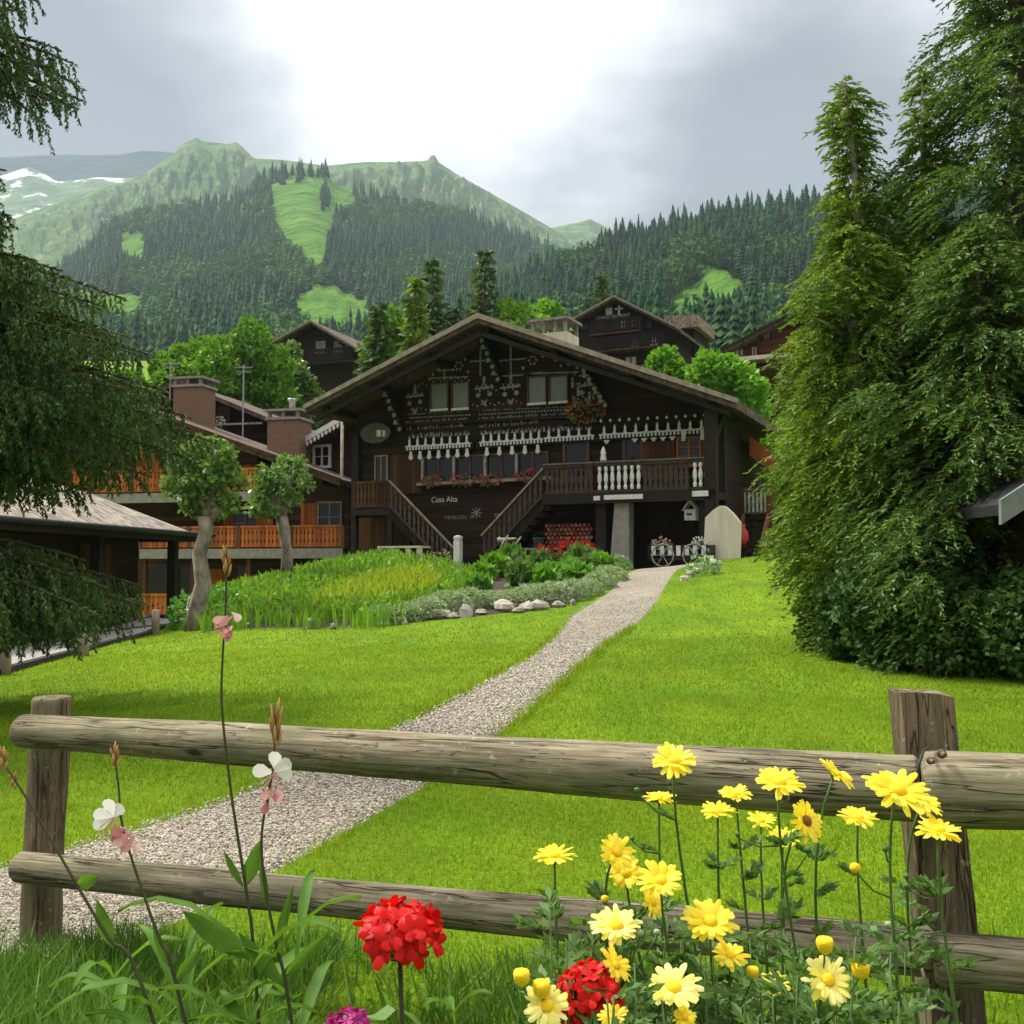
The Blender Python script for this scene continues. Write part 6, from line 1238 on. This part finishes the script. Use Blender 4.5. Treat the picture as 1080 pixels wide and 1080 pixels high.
# gaura: thin stems, pale four petalled flowers, tan bud spikes
def spoon(m,c,d,up,L,w):
    d=Vector(d).normalized(); s=d.cross(Vector(up)).normalized(); b=len(m.v)
    for f,q in ((0,.15),(.3,.4),(.6,.95),(.85,.9),(1,.4)):
        for sg in (-1,0,1): m.v.append(tuple(Vector(c)+d*L*f+s*sg*w*.5*q+Vector(up)*(.18*L*f*f-.06*w*abs(sg))))
    for i in range(4):
        for j in range(2): m.f.append((b+i*3+j,b+(i+1)*3+j,b+(i+1)*3+j+1,b+i*3+j+1))
def gaura(stem_px,Y,label,flowers=(),blush=(),spikes=(),leaves=(),rad=.0019,mat='stem_dark'):
    pts=[at(x,y,Y) for x,y in stem_px]; b=pts[-1].copy(); last=pts[-1]-pts[-2]; b=pts[-1]+last.normalized()*.02; bz=G(b.x,b.y); foot=Vector((b.x+max(-.3,min(.3,last.x/min(-.01,last.z)*(bz-b.z)))*.6,b.y+.02,bz)); e=empty('gaura_stalk',foot,0,label,'wildflower'); W=lambda p:p-foot
    allp=[W(p) for p in reversed(pts)]; allp=[Vector((0,0,-.01)),(allp[0]+Vector((0,0,0)))*.5]+allp; sm_=[]
    for k in range(len(allp)-1):
        for j in range(4): t=j/4; a=allp[max(k-1,0)];b1=allp[k];c=allp[k+1];d=allp[min(k+2,len(allp)-1)]; sm_.append(.5*((2*b1)+(c-a)*t+(2*a-5*b1+4*c-d)*t*t+(3*b1-a-3*c+d)*t**3))
    sm_.append(allp[-1]); n=len(sm_); tube_obj('stem',sm_,[rad*1.35-rad*.75*k/(n-1) for k in range(n)],mat,e)
    rng=random.Random(int(stem_px[0][0]*3+stem_px[0][1]))
    for px,py,s,dirs in flowers:
        c=W(at(px,py,Y)); m=MB()
        for ax,az in dirs: spoon(m,c,(ax,-.35,az),(0,-1,.15),s*rng.uniform(.85,1.1),s*.62)
        m.build('petals',M['white_petal'],e,True); st=MB()
        for k in range(7): a=rng.uniform(-2.6,-.4); q=c+Vector((math.cos(a)*s*.7,-.008,math.sin(a)*s*.8)); st.tube([c,(c+q)/2+Vector((0,-.004,0)),q],.0005,4); st.blob(q,.0011,5,.1)
        st.build('stamens',M['blush_petal'],e)
    for px,py,s in blush:
        c=W(at(px,py,Y)); m=MB()
        for k in range(7): a=rng.uniform(0,6.28); spoon(m,c+Vector((rng.uniform(-.3,.3)*s,0,rng.uniform(-.4,.4)*s)),(math.cos(a)*.6,-.3,-.5+.5*math.sin(a)),(0,-1,.2),s*.8,s*.45)
        m.build('wilted_petals',M['blush_petal'],e,True)
    for px,py,L,nb in spikes:
        c=W(at(px,py,Y)); m=MB()
        for k in range(nb): a=k*2.4; z=-L*.5+L*k/nb*.7; l=L*.42; d=Vector((math.cos(a)*.24,math.sin(a)*.24,1)); p=c+Vector((math.cos(a)*.002,math.sin(a)*.002,z)); m.tube([p,p+d*l*.5,p+d*l],[.0009,.0021,.0004],5)
        m.build('buds',M['bud_tan'],e,True)
    for x0,y0,x1,y1,w in leaves:
        a=W(at(x0,y0,Y)); c=W(at(x1,y1,Y)); d=c-a; m=MB(); s=d.cross(Vector((.25,-1,.1))).normalized(); b0=len(m.v); Lw=d.length; nrm=Vector((0,-1,.2))
        for f,q in ((0,.1),(.15,.55),(.4,1),(.7,.75),(.9,.35),(1,.03)):
            for sg in (-1,0,1): m.v.append(tuple(a+d*f+s*sg*w/FPX*Y*.5*q+nrm*(.12*Lw*f*(1-f)-(.10*Lw*f*f)-(.004 if sg==0 else 0))))
        for i in range(5):
            for j in range(2): m.f.append((b0+i*3+j,b0+(i+1)*3+j,b0+(i+1)*3+j+1,b0+i*3+j+1))
        m.build('leaf',M['lance_leaf'],e,True)
gaura(((120,790),(125,830),(130,875),(152,945),(170,995),(185,1035)),1.2,'white gaura flower with a pinkish wilted bloom, before the left fence post',flowers=((120,862,.024,((-1,.35),(-.2,1),(.6,.7),(-.8,-.35))),),blush=((137,882,.026),),spikes=((121,797,.030,7),),leaves=((178,1020,160,975,9),(185,1035,212,1000,13)))
gaura(((290,745),(289,800),(283,838),(276,880),(279,930),(292,1000),(305,1060)),1.2,'white gaura flower at the middle left, over the gravel path',flowers=((290,815,.026,((-.9,.2),(.1,1),(1,.75),(.9,-.05))),),blush=((285,834,.022),),spikes=((291,765,.055,12),),leaves=((283,960,273,900,8),(292,1000,308,935,10),(300,1040,250,985,17),(300,1030,345,985,14)))
gaura(((239,575),(238,640),(235,690),(234,745),(243,830),(252,890),(262,955),(268,1010)),1.22,'tallest gaura stalk with a wilted pink bloom above the top rail',blush=((240,652,.022),(238,665,.016)),spikes=((239,592,.036,8),),leaves=((259,935,275,885,17),(256,935,235,898,8),(266,1010,190,962,24)))
gaura(((4,805),(30,845),(62,900),(85,940),(115,990),(150,1040)),1.2,'slanting gaura stalk with peach buds at the left edge',spikes=((3,800,.03,8),(14,823,.02,6)),leaves=((80,935,103,925,16),(120,1000,100,950,16)))
# lance leaved rosettes at the bottom left
def rosette(px,Y,n,L,label,py=1060):
    c=at(px,py,Y); bz=G(c.x,c.y); e=empty('gaura_rosette',(c.x,c.y,bz),0,label,'plant','leafy rosettes below the gaura stalks'); rng=random.Random(px)
    for k in range(n):
        a=k*2.4+rng.uniform(-.3,.3); l=L*rng.uniform(.6,1.2); m=MB(); z0=rng.uniform(.62,1.08)*(c.z-bz); base=Vector((0,0,z0)); out=Vector((math.cos(a),math.sin(a),0)); s=Vector((-out.y,out.x,0)); w=rng.uniform(.010,.019)
        up_=rng.uniform(.7,1.5)
        for f,q in ((0,.15),(.2,.45),(.45,1),(.7,.85),(.9,.4),(1,.03)):
            for sg in (-1,0,1): p=base+out*l*f*.8+Vector((0,0,l*(up_*f-.75*f*f)))+s*sg*w*.5*q+Vector((0,0,.004*abs(sg))); m.v.append(tuple(p))
        for i in range(5):
            for j in range(2): m.f.append((i*3+j,(i+1)*3+j,(i+1)*3+j+1,i*3+j+1))
        m.build('leaf',M['lance_leaf'],e,True)
    MB().tube([(0,0,-.02),(0,0,(c.z-bz)*.85)],.003,6).build('stem',M['stem_green'],e,True)
for px,Y,n,L,lab in ((120,1.35,12,.15,'leafy rosette at the bottom below the white gaura flower'),(195,1.25,14,.17,'largest leafy rosette at the bottom left'),(262,1.2,14,.17,'leafy rosette at the foot of the tallest gaura stalk'),(310,1.25,12,.15,'leafy rosette between the gaura stalks and the red geranium'),(480,1.5,9,.12,'small leafy rosette right of the red geranium stem')): rosette(px,Y,n,L,lab)
